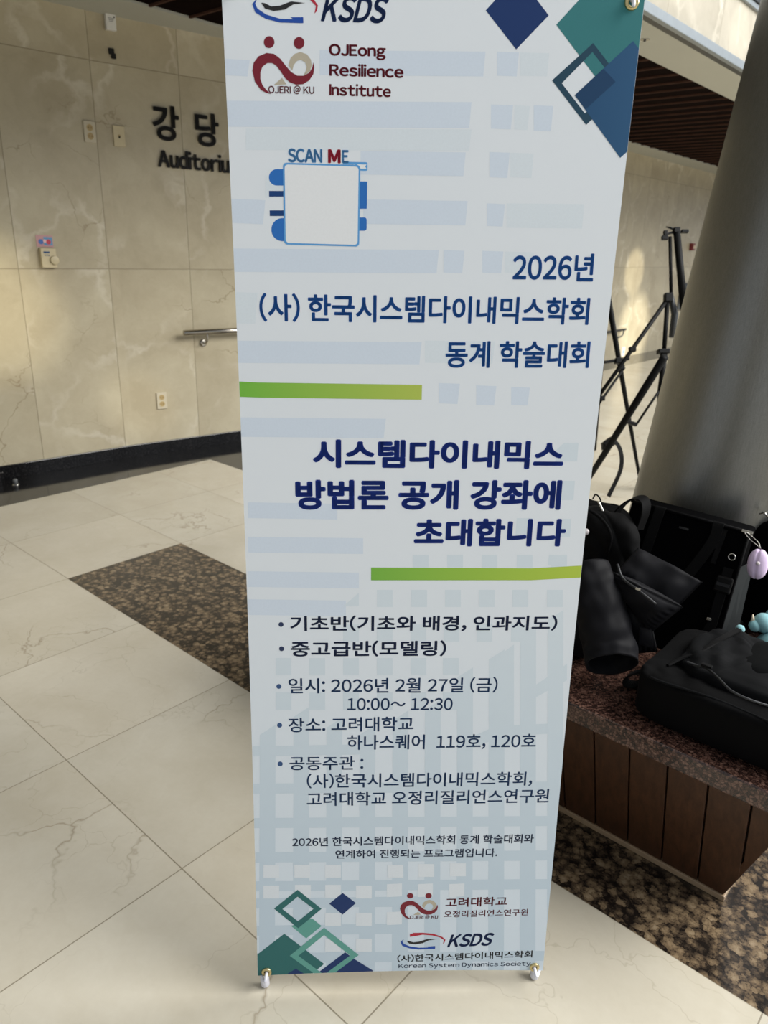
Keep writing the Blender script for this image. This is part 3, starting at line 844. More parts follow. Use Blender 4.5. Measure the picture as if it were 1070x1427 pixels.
P_.text('오정리질리언스연구원', f3((395, 217)), f3((915, 203)), f3((395, 176)), M['maroon'], lay=4, bold=0.012)
P_.build('institute_logo', 'small maroon ribbon logo at the foot of the banner')
# KSDS
K_red = [(183, 336), (183, 319), (204, 315), (201, 312), (262, 311), (330, 317), (385, 337), (404, 355), (398, 372), (388, 380), (395, 357), (370, 340), (320, 327), (260, 323), (225, 330)]
K_black = [(162, 362), (178, 362), (205, 370), (240, 366), (290, 350), (350, 351), (300, 358), (262, 376), (215, 383), (178, 378)]
K_blue = [(147, 349), (124, 368), (136, 392), (180, 408), (240, 415), (340, 411), (340, 393), (285, 397), (298, 402), (240, 404), (182, 395), (146, 380), (137, 366)]
def ksds(P_, g, lay=4):
    P_.poly_st([g(p) for p in K_red], M['logored'], lay); P_.poly_st([g(p) for p in K_black], M['inkblack'], lay + 1)
    P_.poly_st([g(p) for p in K_blue], M['logoblue'], lay)
    P_.text_st('KSDS', g((413, 402)), g((712, 390)), g((413, 322)), M['ksds'], lay=lay, bold=0.034, shear=0.10, gap=0.09)
g_bot = lambda p: bst(*f3(p))
P_ = Print(); ksds(P_, g_bot)
P_.text('(사)한국시스템다이내믹스학회', f3((105, 494)), f3((943, 464)), f3((105, 450)), M['inkblack'], lay=4, bold=0.022)
P_.text('Korean System Dynamics Society', f3((112, 530)), f3((932, 514)), f3((112, 505)), M['darknavy'], lay=4, bold=0.016, ref='K', gap=0.10, latin=1.0)
P_.build('society_logo', 'small swoosh logo and society name at the foot of the banner')
# the same logo at the top, similarity from the lettering
b0 = V3((*g_bot((413, 402)), 0)); b1 = V3((*g_bot((712, 390)), 0))
t0 = V3((*bst(446.5, 30.3), 0)); t1 = V3((*bst(544.0, 33.4), 0))
rs = (t1 - t0).length / (b1 - b0).length
ra = math.atan2((t1 - t0).y, (t1 - t0).x) - math.atan2((b1 - b0).y, (b1 - b0).x)
def g_top(p):
    d = (V3((*g_bot(p), 0)) - b0) * rs
    d = Matrix.Rotation(ra, 3, 'Z') @ d
    return ((t0 + d).x, (t0 + d).y)
P_ = Print(); ksds(P_, g_top); P_.build('society_logo', 'large swoosh logo with bold navy letters at the top')

# scan card (the code itself is left out)
P_ = Print(); o, s = (360, 190), 180 / 1070
c_ = lambda pts: px(o, s, pts)
P_.poly(c_(rrect(87, 272, 215, 408, 66, (1, 0, 0, 1))), M['midblue'], 2)
P_.poly(c_([(88, 452), (215, 452), (215, 500), (89, 500)]), M['deepblue'], 2)
P_.poly(c_([(93, 613), (220, 613), (220, 660), (94, 660)]), M['deepblue'], 2)
P_.poly(c_(rrect(108, 677, 230, 868, 92, (1, 0, 0, 1), 10)), M['midblue'], 2)
P_.poly(c_([(840, 373), (903, 374), (898, 600), (838, 600)]), M['midblue'], 2)
P_.poly(c_(rrect(800, 672, 897, 782, 20, (0, 1, 1, 0))), M['midblue'], 2)
P_.poly(c_([(700, 210), (895, 214), (904, 222), (904, 278), (895, 286), (800, 284), (800, 234), (700, 232)]), M['skyblue'], 2)
P_.poly(c_([(820, 232), (896, 234), (884, 250), (896, 268), (820, 268)]), M['cardwhite'], 3)
def card(g):
    p = rrect(0, 0, 1, 1, 0.045)
    out = []
    for x, y in p:
        x = 0.5 + (x - 0.5) * g[0]; y = 0.5 + (y - 0.5) * g[1]
        tl, tr, br, bl = (203, 218), (845, 238), (835, 914), (213, 896)
        out.append((tl[0] * (1 - x) * (1 - y) + tr[0] * x * (1 - y) + br[0] * x * y + bl[0] * (1 - x) * y,
                    tl[1] * (1 - x) * (1 - y) + tr[1] * x * (1 - y) + br[1] * x * y + bl[1] * (1 - x) * y))
    return c_(out)
P_.poly(card((1, 1)), M['skyblue'], 4)
P_.poly(card((0.955, 0.958)), M['cardwhite'], 5)
P_.text('SCAN', c_([(245, 216)])[0], c_([(530, 222)])[0], c_([(245, 98)])[0], M['skyblue'], lay=4, bold=0.04, gap=0.05)
P_.text('M', c_([(577, 222)])[0], c_([(682, 225)])[0], c_([(577, 106)])[0], M['logored'], lay=6, bold=0.05)
P_.text('E', c_([(694, 222)])[0], c_([(748, 223)])[0], c_([(694, 113)])[0], M['skyblue'], lay=4, bold=0.035)
P_.build('scan_card', 'white rounded card with blue border and tabs')

def line(name, rows, mat, bold, label=None, bullets=()):
    P_ = Print()
    for body, BL, BR, TL in rows: P_.text(body, BL, BR, TL, mat, lay=4, bold=bold)
    for c, r in bullets: P_.disc(c, r, r * 0.95, mat, 4)
    P_.build(name, label)
line('heading_text', [('2026년', (713.5, 391.7), (826, 392.3), (713.5, 352.5))], M['blue'], 0.026)
line('heading_text', [('(사) 한국시스템다이내믹스학회', (362, 447.6), (819.5, 452.8), (362, 409))], M['blue'], 0.026)
line('heading_text', [('동계 학술대회', (620.2, 512.5), (820, 512.8), (620.2, 475))], M['blue'], 0.026)
line('title_text', [('시스템다이내믹스', (436, 652), (784, 654), (436, 612)),
                    ('방법론 공개 강좌에', (412, 710.5), (780.5, 710.5), (412, 668.4)),
                    ('초대합니다', (576.4, 761.5), (786.5, 761.5), (576.4, 722.5))], M['navyblue'], 0.042)
line('course_list', [('기초반(기초와 배경, 인과지도)', (404.5, 879.5), (775.5, 878.5), (404.5, 858.4)),
                     ('중고급반(모델링)', (405.3, 915), (621.2, 914), (405.3, 893.6))], M['darknavy'], 0.024, None, [((391.6, 870.2), 3.5), ((392.4, 904), 3.5)])
line('event_details', [('일시: 2026년 2월 27일 (금)', (402.2, 966.4), (692.6, 964.8), (402.2, 945.2)),
                       ('10:00~ 12:30', (483.8, 989.8), (630.2, 989.6), (483.8, 972.7)),
                       ('장소: 고려대학교', (402.2, 1020.6), (576, 1018.6), (402.2, 1000.2)),
                       ('하나스퀘어  119호, 120호', (483.8, 1045), (746, 1042.4), (483.8, 1024.4)),
                       ('공동주관 :', (403.4, 1073.4), (506.2, 1072.6), (403.4, 1054.2)),
                       ('(사)한국시스템다이내믹스학회,', (427.7, 1098.4), (740.9, 1094.6), (427.7, 1078.6)),
                       ('고려대학교 오정리질리언스연구원', (427.7, 1123.6), (764, 1118.4), (427.7, 1104))], M['slate'], 0.014, None,
     [((388.6, 956.5), 3.5), ((389.6, 1010.6), 3.5), ((390.4, 1064.4), 3.5)])
line('programme_note', [('2026년 한국시스템다이내믹스학회 동계 학술대회와', (407.3, 1180), (743.2, 1174.6), (407.3, 1167.2)),
                        ('연계하여 진행되는 프로그램입니다.', (467.3, 1196.6), (692.6, 1194), (467.3, 1184.6))], M['darknavy'], 0.018)
P_ = Print(); P_.poly([(320, 531), (360, 533), (588, 536.3), (587.5, 557), (360, 554), (320, 552.5)], M['green'], 3); P_.build('green_bar', 'green printed bar at the left edge')
P_ = Print(); P_.poly([(517, 790.8), (740, 792), (840, 786.5), (840, 803), (740, 808.5), (517, 808.6)], M['green2'], 3); P_.build('green_bar', 'lime printed bar at the right edge')

# eyelets, X frame and feet
def bp(s, t, n): return BA + BV * s + BU * t + BN * n
GX = 0.281
for sx in (-1, 1):
    for tt in (0.0085, BH - 0.028):
        c = bp(sx * GX, tt + (0.002 if tt < 1 else 0), 0.0010)
        MB().torus(c, BV, BU, 0.0075, 0.0032, 28, 8).build('eyelet', M['brass'], banner_root, True)
hub = bp(0, 0.80, -0.10)
MB().tube([hub + BN * 0.03, hub - BN * 0.03], 0.028, 20).build('hub', M['black_plastic'], banner_root, True)
for sx in (-1, 1):
    MB().tube([hub, bp(sx * 0.285, BH - 0.03, -0.022)], [0.0055, 0.004], 10).build('pole', M['black_metal'], banner_root, True)
    tip = bp(sx * GX, BH - 0.028, -0.012)
    MB().tube(smooth_curve([bp(sx * 0.285, BH - 0.03, -0.022), tip, bp(sx * GX, BH - 0.026, 0.006), bp(sx * GX, BH - 0.036, 0.010)], 5), 0.0026, 8).build('hook', M['foot'], banner_root, True)
    base_pt = V3((-0.2205, 1.120, 0)) if sx < 0 else V3((0.3565, 1.157, 0))
    e = bp(sx * GX, 0.0085, 0)
    top = base_pt + V3((0.003 * -sx * -1, 0.004, 0.042))
    ft = empty_ = MB().tube([base_pt + V3((0, 0, 0.002)), base_pt + V3((0, 0, 0.006)), base_pt.lerp(top, 0.5), top - V3((0, 0, 0.002)), top], [0.0062, 0.0092, 0.0095, 0.0092, 0.006], 18).build('foot', M['foot'], banner_root, True)
    MB().tube(smooth_curve([top, top + BN * 0.012 + V3((sx * 0.004, 0, 0.004)), e + BN * 0.014 + V3((sx * 0.003, 0, -0.008)), e + BN * 0.008, e - BN * 0.006], 6), 0.0033, 10).build('hook', M['foot'], ft, True)
    MB().tube([hub, bp(sx * 0.275, 0.03, -0.03), top], [0.0055, 0.005, 0.004], 10).build('pole', M['black_metal'], banner_root, True)
rear = V3((0.03, 1.85, 0.006))
MB().tube([hub - BN * 0.02, rear], [0.006, 0.005], 10).build('rear_leg', M['black_metal'], banner_root, True)

# ------------------------------------------------------------------ bench round the column
BZ = 0.45
bi0, bi1, bj0, bj1 = 0.39, 2.12, 3.70, 5.735
FL = 0.19                                  # flare of the sides, in tiles
bench = empty('bench', W(1.5, 4.7, 0), 'dark oak panelled bench with a red-brown granite seat round the column', 'bench')
zt = BZ - 0.05
def slab():
    mb = MB(); g = 0.235
    ring_ = [(bi0 - g, bj0 - g), (bi0 - g, bj1 + g), (bi1 + g, bj1 + g), (bi1 + g, bj0 - g)]
    mb.prism([W(i_, j_, zt) for i_, j_ in ring_], (0, 0, 0.05))
    return mb.build('seat_slab', M['bench_granite'], bench, bevel=0.004)
slab()
def side_panels(c0, c1, out, name='side_panel'):
    """sloping plank panel from base corner c0 to c1 (tile coords), flared outwards at the top"""
    pass
def frustum_side(a, b, da, db, first):
    """a,b base corners (i,j); da,db flare at the top; joints run straight up the slope, the hips cut the end planks"""
    z0, z1 = 0.016, zt
    A0, B0 = W(*a, z0), W(*b, z0); A1, B1 = W(a[0] + da[0], a[1] + da[1], z1), W(b[0] + db[0], b[1] + db[1], z1)
    ex = (B0 - A0).normalized(); L0 = (B0 - A0).length
    up = (A1 - A0) - ex * (A1 - A0).dot(ex); hs = up.length; ey = up / hs
    l, r = (A1 - A0).dot(ex), (B1 - A0).dot(ex)
    trap = [(0, 0), (L0, 0), (r, hs), (l, hs)]
    nrm = ex.cross(ey)
    if nrm.dot(A0 - W((bi0 + bi1) / 2, (bj0 + bj1) / 2, 0.2)) < 0: nrm = -nrm
    def cut(pl, f):
        out = []
        for k in range(len(pl)):
            p, q = pl[k], pl[(k + 1) % len(pl)]; u, v = f(p), f(q)
            if u >= 0: out.append(p)
            if (u < 0) != (v < 0):
                t_ = u / (u - v); out.append((p[0] + (q[0] - p[0]) * t_, p[1] + (q[1] - p[1]) * t_))
        return out
    mb = MB(); x = first - PLK * 3
    while x < r:
        lo, hi = x + 0.0022, x + PLK - 0.0022
        pl = cut(cut(trap, lambda p: p[0] - lo), lambda p: hi - p[0])
        if len(pl) > 2: mb.prism([A0 + ex * p[0] + ey * p[1] for p in pl], nrm * -0.016)
        x += PLK
    return mb.build('side_panel', M['bench_wood'], bench, bevel=0.0010, seg=1)
PLK = 0.1530 * TS
cs = [(bi0, bj0), (bi0, bj1), (bi1, bj1), (bi1, bj0)]
fl = [(-FL, -FL), (-FL, FL), (FL, FL), (FL, -FL)]
for k in range(4):
    frustum_side(cs[k], cs[(k + 1) % 4], fl[k], fl[(k + 1) % 4], ((5.324 - bj0) * TS) % PLK if k == 0 else 0.0)
# inner dark core closes the grooves
mb = MB(); e = 0.03
mb.add([W(i_ + (e if i_ < 1 else -e), j_ + (e if j_ < 4.5 else -e), 0.02) for i_, j_ in cs] + [W(i_ + f[0] + (e if i_ < 1 else -e), j_ + f[1] + (e if j_ < 4.5 else -e), zt) for (i_, j_), f in zip(cs, fl)],
       [(3, 2, 1, 0), (4, 5, 6, 7), (0, 1, 5, 4), (1, 2, 6, 5), (2, 3, 7, 6), (3, 0, 4, 7)])
mb.build('core', M['groove'], bench)
mb = MB(); grid_box(mb, bi0 - 0.008, bi1 + 0.008, bj0 - 0.008, bj1 + 0.008, 0.0, 0.016)
mb.build('plinth', M['plinth'], bench, bevel=0.002)

# ------------------------------------------------------------------ things on the left wall
def wall_frame(x, y, push=0.0):
    P, t, n = on_wall(x, y); return P + n * push, t, n
def wall_text(body, L, R, B, T, mat, parent, bold, name, full=None, depth=0.014, ref=None):
    """L,R photo points at the ink's left and right; B,T at bottom and top"""
    PL, t, n = wall_frame(*L); PR_, _, _ = wall_frame(*R)
    zb = wall_frame(*B)[0].z; ztop = wall_frame(*T)[0].z
    wdt = (PR_ - PL).dot(t)
    if full:                                    # only part of the word is in sight
        wdt *= text_raw(full[0], bold) / text_raw(full[1], bold)
    tv, tf = text_mesh(body, bold, ref)
    mb = MB()
    base_ = V3((PL.x, PL.y, 0)) + n * 0.004
    vs = [base_ + t * (x * wdt) + V3((0, 0, zb + y * (ztop - zb))) for x, y in tv]
    k = len(vs)
    # extrude: front + back + sides along boundary edges
    front = [v + n * depth for v in vs]
    cnt = {}
    for f in tf:
        for a, b in zip(f, f[1:] + f[:1]): cnt[(a, b)] = 1
    fs = [f for f in tf] + [tuple(q + k for q in f[::-1]) for f in tf]
    for (a, b) in cnt:
        if (b, a) not in cnt: fs.append((a, b, b + k, a + k))
    return mesh_obj(name, front + vs, fs, mat, parent, fix=False)
P, t, n = wall_frame(262, 200)
sg = empty('wall_sign', P, 'black raised letters of the auditorium sign on the beige marble wall', 'sign')
wall_text('강', (212.2, 170), (248.2, 172), (232, 196.6), (218, 145.5), M['sign_black'], sg, 0.022, 'korean_letter')
wall_text('당', (271.4, 180), (303.6, 182), (290, 204.8), (276, 156.2), M['sign_black'], sg, 0.022, 'korean_letter')
wall_text('Auditorium', (219.6, 225), (318.6, 230), (222, 232.6), (226.5, 209.6), M['sign_black'], sg, 0.030, 'english_word', full=('Auditorium', 'Auditoriu'), ref='A')

def plate(name, c, w_, h_, d_, label, cat, mat, group=None):
    P, t, n = wall_frame(*c)
    e = empty(name, P, label, cat, group)
    MB().box(P + n * (d_ / 2 + 0.0008), t * (w_ / 2), n * (d_ / 2), V3((0, 0, h_ / 2))).build('cover_plate', mat, e, bevel=0.002)
    return e, P + n * (d_ + 0.001), t, n
def outlet(c, label):
    e, F, t, n = plate('power_outlet', c, 0.072, 0.118, 0.010, label, 'outlet', M['plate_white'], 'twin power outlets on the marble wall')
    for s_ in (-1, 1):
        q = F + V3((0, 0, s_ * 0.0235))
        so = MB().tube([q - n * 0.002, q + n * 0.0012], 0.0195, 24).build('socket', M['socket'], e)
        mb = MB().torus(q + n * 0.001, t, V3((0, 0, 1)), 0.0195, 0.0016, 24, 6); mb.build('rim', M['plate'], so, True)
        mb = MB()
        for a in (-1, 1): mb.tube([q + t * (a * 0.0085) - n * 0.001, q + t * (a * 0.0085) + n * 0.0016], 0.0026, 10)
        mb.build('pin_hole', M['hole'], so)
outlet((124.5, 184), 'twin power outlet left of the auditorium letters, high on the wall')
outlet((225, 558), 'twin power outlet low on the wall below the handrail')
e, F, t, n = plate('phone_jack', (165.5, 190), 0.072, 0.118, 0.009, 'cream single-hole cover plate between the high outlet and the auditorium letters', 'wall plate', M['plate'])
MB().tube([F - n * 0.002, F + n * 0.002], 0.009, 18).build('jack_ring', M['socket'], e)
MB().box(F - V3((0, 0, 0.006)) + n * 0.0015, t * 0.005, n * 0.0012, V3((0, 0, 0.006))).build('jack_hole', M['hole'], e)
# sensor near the ceiling
e, F, t, n = plate('wall_sensor', (152.5, 31.5), 0.060, 0.088, 0.028, 'small white sensor box high on the wall just under the white soffit', 'sensor', M['white_plastic'])
mb = MB()
for k in range(3): mb.box(F + V3((0, 0, 0.018 - k * 0.008)) + n * 0.0006, t * (0.018 - 0.003 * k), n * 0.0006, V3((0, 0, 0.0012)))
mb.build('vent_slot', M['grey_board'], e)
MB().box(F + t * 0.020 + V3((0, 0, 0.026)) + n * 0.0006, t * 0.004, n * 0.0006, V3((0, 0, 0.004))).build('indicator', M['hole'], e)
# bracket stub
P, t, n = wall_frame(155, 75)
MBk = MB(); MBk.box(P + n * 0.006 + V3((0, 0, 0.012)), t * 0.016, n * 0.006, V3((0, 0, 0.016))); MBk.box(P + n * 0.008 + t * 0.010 - V3((0, 0, 0.012)), t * 0.013, n * 0.008, V3((0, 0, 0.014)))
tag(MBk.build('bracket_stub', M['hole'], bevel=0.002), 'small black leftover bracket on the wall below the white sensor', 'bracket')
# thermostat and sticker
e, F, t, n = plate('thermostat', (66, 359.5), 0.090, 0.112, 0.030, 'cream room thermostat with a dial under the small blue sticker', 'thermostat', M['plate'])
dq = F + t * 0.030 - V3((0, 0, 0.012))
MB().tube([dq - n * 0.002, dq + n * 0.010, dq + n * 0.012], [0.027, 0.026, 0.022], 28).build('dial', M['plate'], e, True)
mb = MB().box(F - t * 0.012 + V3((0, 0, 0.034)) + n * 0.0005, t * 0.018, n * 0.0005, V3((0, 0, 0.005)))
for k in range(3): mb.box(F + t * (-0.022 + k * 0.011) + V3((0, 0, 0.016)) + n * 0.0005, t * 0.0022, n * 0.0005, V3((0, 0, 0.0045)))
mb.build('marking', M['slate'], e)
P, t, n = wall_frame(62, 336)
e = empty('notice_sticker', P, 'small pink and blue sticker on the wall right above the thermostat', 'sticker')
MB().box(P + n * 0.0012, t * 0.050, n * 0.0008, V3((0, 0, 0.034))).build('sticker_sheet', flat('sticker_pink', (196, 150, 150), 0.5), e)
MB().box(P + n * 0.0024 + t * 0.020, t * 0.026, n * 0.0004, V3((0, 0, 0.024))).build('blue_field', flat('sticker_blue', (96, 150, 190), 0.5), e)
for a, cl in ((-0.022, (70, 110, 180)), (0.022, (196, 60, 80))):
    q = P + n * 0.0028 + t * a - V3((0, 0, 0.004))
    MB().tube([q, q + n * 0.0006], 0.015, 20).build('round_mark', flat('sticker_mark', cl, 0.5), e)
MB().tube([P + n * 0.0030, P + n * 0.0036], 0.010, 16).build('round_mark', flat('sticker_light', (230, 190, 190), 0.5), e)
# handrail
PA, t, n = wall_frame(250, 460)
hz = 0.862
A = V3((PA.x, PA.y, hz)) + n * 0.075
hr = empty('handrail', A, 'stainless steel handrail on the left marble wall, its end capped beside the banner', 'handrail')
path = [A]
for p in (V3((-1.145, 5.61, 0)), V3((-0.80, 5.86, 0))):
    k = WPOLY.index(p); tt = (WPOLY[k] - WPOLY[k - 1]).normalized(); nn = V3((tt.y, -tt.x, 0))
    path.append(V3((p.x, p.y, hz)) + nn * 0.075)
MB().tube(path, 0.019, 20).build('rail', M['rail'], hr, True)
def rail_bracket(B, t, n, parent):
    w = B - n * 0.075 - V3((0, 0, 0.085))
    br = MB().tube(smooth_curve([B - V3((0, 0, 0.012)), B - V3((0, 0, 0.05)), B - n * 0.02 - V3((0, 0, 0.078)), B - n * 0.05 - V3((0, 0, 0.085)), w + n * 0.004], 6), 0.0075, 12).build('bracket_arm', M['rail'], parent, True)
    MB().tube([w + n * 0.001, w + n * 0.010, w + n * 0.013], [0.026, 0.026, 0.018], 22).build('wall_rose', M['rail'], br, True)
PB, t, n = wall_frame(277, 470)
rail_bracket(V3((PB.x, PB.y, hz)) + n * 0.075 + t * 0.03, t, n, hr)
# door stop on the floor by the skirting
q = on_z(22, 676)
ds = empty('door_stop', q, 'small clear and steel door stop on the dark floor strip by the skirting', 'door stop')
MB().tube([q + V3((0, 0, 0.001)), q + V3((0, 0, 0.006)), q + V3((0, 0, 0.008))], [0.022, 0.022, 0.016], 20).build('base', M['silver'], ds, True)
MB().tube([q + V3((0, 0, 0.007)), q + V3((0, 0, 0.035)), q + V3((0, 0, 0.040))], [0.013, 0.014, 0.009], 18).build('post', M['grey_board'], ds, True)
# sprinkler in the soffit
q = on_z(898.5, 55, WT)
sp = empty('sprinkler', q, 'small sprinkler head in the white soffit right of the banner', 'sprinkler')
MB().tube([q + V3((0, 0, 0.001)), q - V3((0, 0, 0.004))], 0.030, 20).build('escutcheon', M['silver'], sp)
MB().tube([q - V3((0, 0, 0.003)), q - V3((0, 0, 0.012))], [0.009, 0.006], 12).build('head', M['dark_frame'], sp)

# ------------------------------------------------------------------ far wall items seen past the banner
def far(x, y, push=0.0):
    P, t, n = on_wall(x, y); return P + n * push, t, n
P, t, n = far(868, 490)
nb_ = empty('wall_notice', P, 'small white notice with a blue mark low on the far wall', 'notice')
MB().box(P + n * 0.003, t * 0.050, n * 0.002, V3((0, 0, 0.065))).build('notice_sheet', M['cup_white'], nb_)
MB().torus(P + n * 0.006, t, V3((0, 0, 1)), 0.022, 0.006, 20, 6).build('blue_mark', M['skyblue'], nb_)
P, t, n = far(862, 459)
rl = empty('wall_rail', P, 'dark metal rail end with a curved bracket on the far wall', 'handrail')
B = P + n * 0.06
MB().tube([B - t * 1.2, B + t * 0.10], 0.016, 12).build('rail', M['dark_frame'], rl, True)
MB().tube(smooth_curve([B + t * 0.05, B + t * 0.02 - V3((0, 0, 0.08)), B - t * 0.04 - V3((0, 0, 0.11)) - n * 0.03, B - t * 0.06 - V3((0, 0, 0.11)) - n * 0.058], 6), 0.010, 10).build('bracket_arm', M['dark_frame'], rl, True)
P, t, n = far(962, 344)
al = empty('fire_alarm', P, 'dark red alarm box on the far wall next to the column', 'alarm')
MB().box(P + n * 0.03, t * 0.055, n * 0.028, V3((0, 0, 0.055))).build('alarm_box', M['red'], al, bevel=0.006)
MB().tube([P + n * 0.058, P + n * 0.064], 0.03, 18).build('button', M['cream'], al)
P, t, n = far(951, 413)
bd = empty('notice_board', P, 'grey framed board with a white paper on the far wall behind the tripod', 'board')
MB().box(P + n * 0.02, t * 0.20, n * 0.015, V3((0, 0, 0.20))).build('board_panel', M['grey_board'], bd, bevel=0.004)
MB().box(P + n * 0.025 + V3((0, 0, 0.195)), t * 0.22, n * 0.022, V3((0, 0, 0.018))).build('board_frame', M['dark_frame'], bd, bevel=0.003)
q = P + n * 0.038 - t * 0.09 - V3((0, 0, 0.22))
MB().add([q + t * a + V3((0, 0, b)) + n * c for c in (0, 0.006) for a, b in ((-0.035, 0), (0.035, 0), (0.055, 0.15), (-0.055, 0.15))], [(0, 1, 2, 3), (7, 6, 5, 4), (0, 4, 5, 1), (1, 5, 6, 2), (2, 6, 7, 3), (3, 7, 4, 0)]).build('paper', M['cup_white'], bd)

# ------------------------------------------------------------------ tripods
TP_D = 3.75
def tp(x, y, d=TP_D): return at_depth(x, y, d)
t1 = empty('light_tripod', on_z(925, 690), 'black camera tripod with a pan head standing in front of the column edge', 'tripod', None)
def part(pts, r, name, parent, mat='black_metal', seg=10):
    return MB().tube(pts, r, seg).build(name, M[mat], parent, True)
D1 = 3.7
top = tp(943, 324, D1); c1 = tp(949, 430, D1); 
part([top, tp(953, 432, D1)], [0.017, 0.019], 'centre_column', t1)
part([tp(933.5, 330, D1), tp(935, 410, D1)], 0.0085, 'pan_handle', t1)
hd = MB().box(tp(942.5, 321.5, D1), CR * 0.016, FWD * 0.016, CU * 0.014).build('pan_head', M['black_plastic'], t1, bevel=0.004)
MB().box(tp(954, 322.5, D1), CR * 0.018, FWD * 0.010, CU * 0.008).build('head_knob', M['black_plastic'], hd, bevel=0.003)
MB().tube([tp(940, 320, D1), tp(934, 317.5, D1), tp(928, 316.3, D1)], [0.006, 0.005, 0.003], 8).build('lever', M['black_plastic'], hd, True)
MB().tube([tp(940, 323, D1), tp(930, 326, D1), tp(926, 327.5, D1)], [0.006, 0.005, 0.006], 8).build('lever', M['black_plastic'], hd, True)
mbk = MB().box(tp(927, 325, D1), CR * 0.009, FWD * 0.009, CU * 0.013); mbk.box(tp(926, 331.5, D1), CR * 0.015, FWD * 0.009, CU * 0.010)
mbk.build('clamp', M['black_plastic'], hd, bevel=0.002)
MB().box(tp(931, 415, D1), CR * 0.020, FWD * 0.018, CU * 0.022).build('collar', M['black_plastic'], t1, bevel=0.004)
part([tp(934, 408, D1), tp(940, 438, D1 + .05), tp(936, 470, D1 + .05)], [0.012, 0.018, 0.016], 'crank_housing', t1, 'dark_frame')
part([tp(930, 418, D1), tp(925, 492, D1)], [0.0115, 0.0105], 'brace_column', t1)
lg = part([tp(930, 417, D1), tp(880, 488, D1 - .02), tp(812, 583, D1 - .05)], [0.0115, 0.0105, 0.009], 'leg', t1)
MB().box(tp(881, 487, D1 - .02), CR * 0.016, FWD * 0.014, CU * 0.012).build('leg_lock', M['black_plastic'], lg, bevel=0.003)
MB().box(tp(924, 490, D1), CR * 0.028, FWD * 0.020, CU * 0.011).build('lower_collar', M['black_plastic'], t1, bevel=0.003)
part([tp(925, 490, D1), tp(923, 520, D1), tp(919, 545, D1)], [0.018, 0.013, 0.011], 'lower_column', t1)
# thick near leg with strap
F1 = on_z(790, 716)
A1 = tp(926, 497, D1 - .25)
dirv = F1 - A1
lg = part([A1, A1 + dirv * 0.55, F1 + V3((0, 0, 0.01))], [0.019, 0.017, 0.013], 'leg', t1)
knee = tp(848, 618, (A1 + dirv * 0.57 - CAM).dot(FWD))
MB().box(knee, (CR * 0.8 + CU * 0.6) * 0.030, FWD * 0.024, (CU * 0.8 - CR * 0.6) * 0.024).build('leg_lock', M['black_plastic'], lg, bevel=0.004)
MB().box(tp(842, 622, (knee - CAM).dot(FWD)), CR * 0.012, FWD * 0.02, CU * 0.020).build('leg_lock', M['black_plastic'], lg, bevel=0.004)
dk = (knee - CAM).dot(FWD)
MB().ribbon(smooth_curve([tp(853, 611, dk - .03), tp(862, 622, dk - .03), tp(866, 636, dk - .03), tp(865.5, 650, dk - .02), tp(862, 662, dk - .02), tp(855, 677, dk - .01), tp(847.5, 692, dk - .01)], 8), 0.026, CR * 0.93 + FWD * 0.36, 0.003).build('leg_strap', M['strap'], lg)
part([tp(918, 545, D1 + .1), tp(887, 591, D1 + .15)], [0.0065, 0.006], 'strut', t1)
F1b = on_z(906, 678)
part([tp(925, 500, D1), F1b + V3((0, 0, .01))], [0.015, 0.011], 'leg', t1)

t2 = empty('light_tripod', on_z(868, 665), 'black tripod half hidden behind the right edge of the banner', 'tripod')
D2 = 4.25
ap = tp(846, 408, D2)
f2a = on_z(893.5, 682); f2b = on_z(829, 628); f2c = on_z(845, 700)
lg = part([ap, ap.lerp(f2a, 0.5), f2a + V3((0, 0, 0.008))], [0.018, 0.014, 0.010], 'leg', t2)
c = ap.lerp(f2a, 0.36)
d2 = (tp(862, 502, D2 - .02) - CAM).dot(FWD)
MB().box(tp(862, 503, d2), CR * 0.022, FWD * 0.02, CU * 0.016).build('leg_lock', M['black_plastic'], lg, bevel=0.004)
MB().box(tp(858, 502.5, d2), (CR * 0.99 + CU * 0.14) * 0.078, FWD * 0.010, CU * 0.008).build('spreader', M['black_plastic'], t2, bevel=0.003)
MB().box(tp(866, 512, d2), CR * 0.016, FWD * 0.014, CU * 0.014).build('leg_lock', M['black_plastic'], lg, bevel=0.004)
MB().box(tp(878, 589, d2 - .25), (CR * 0.95 - CU * 0.3) * 0.036, FWD * 0.016, CU * 0.010).build('leg_lock', M['black_plastic'], lg, bevel=0.004)
part([ap, f2b + V3((0, 0, 0.008))], [0.014, 0.009], 'leg', t2)
part([ap + V3((0, 0, 0.35)), ap - V3((0, 0, 0.45))], [0.012, 0.012], 'centre_column', t2)
part([tp(870, 512, d2), tp(839, 556, D2 - .05), tp(828, 572, D2 - .05)], [0.008, 0.0075, 0.007], 'strut', t2)
MB().box(tp(839, 555, D2 - .05), CR * 0.014, FWD * 0.012, CU * 0.014).build('joint', M['black_plastic'], t2, bevel=0.003)

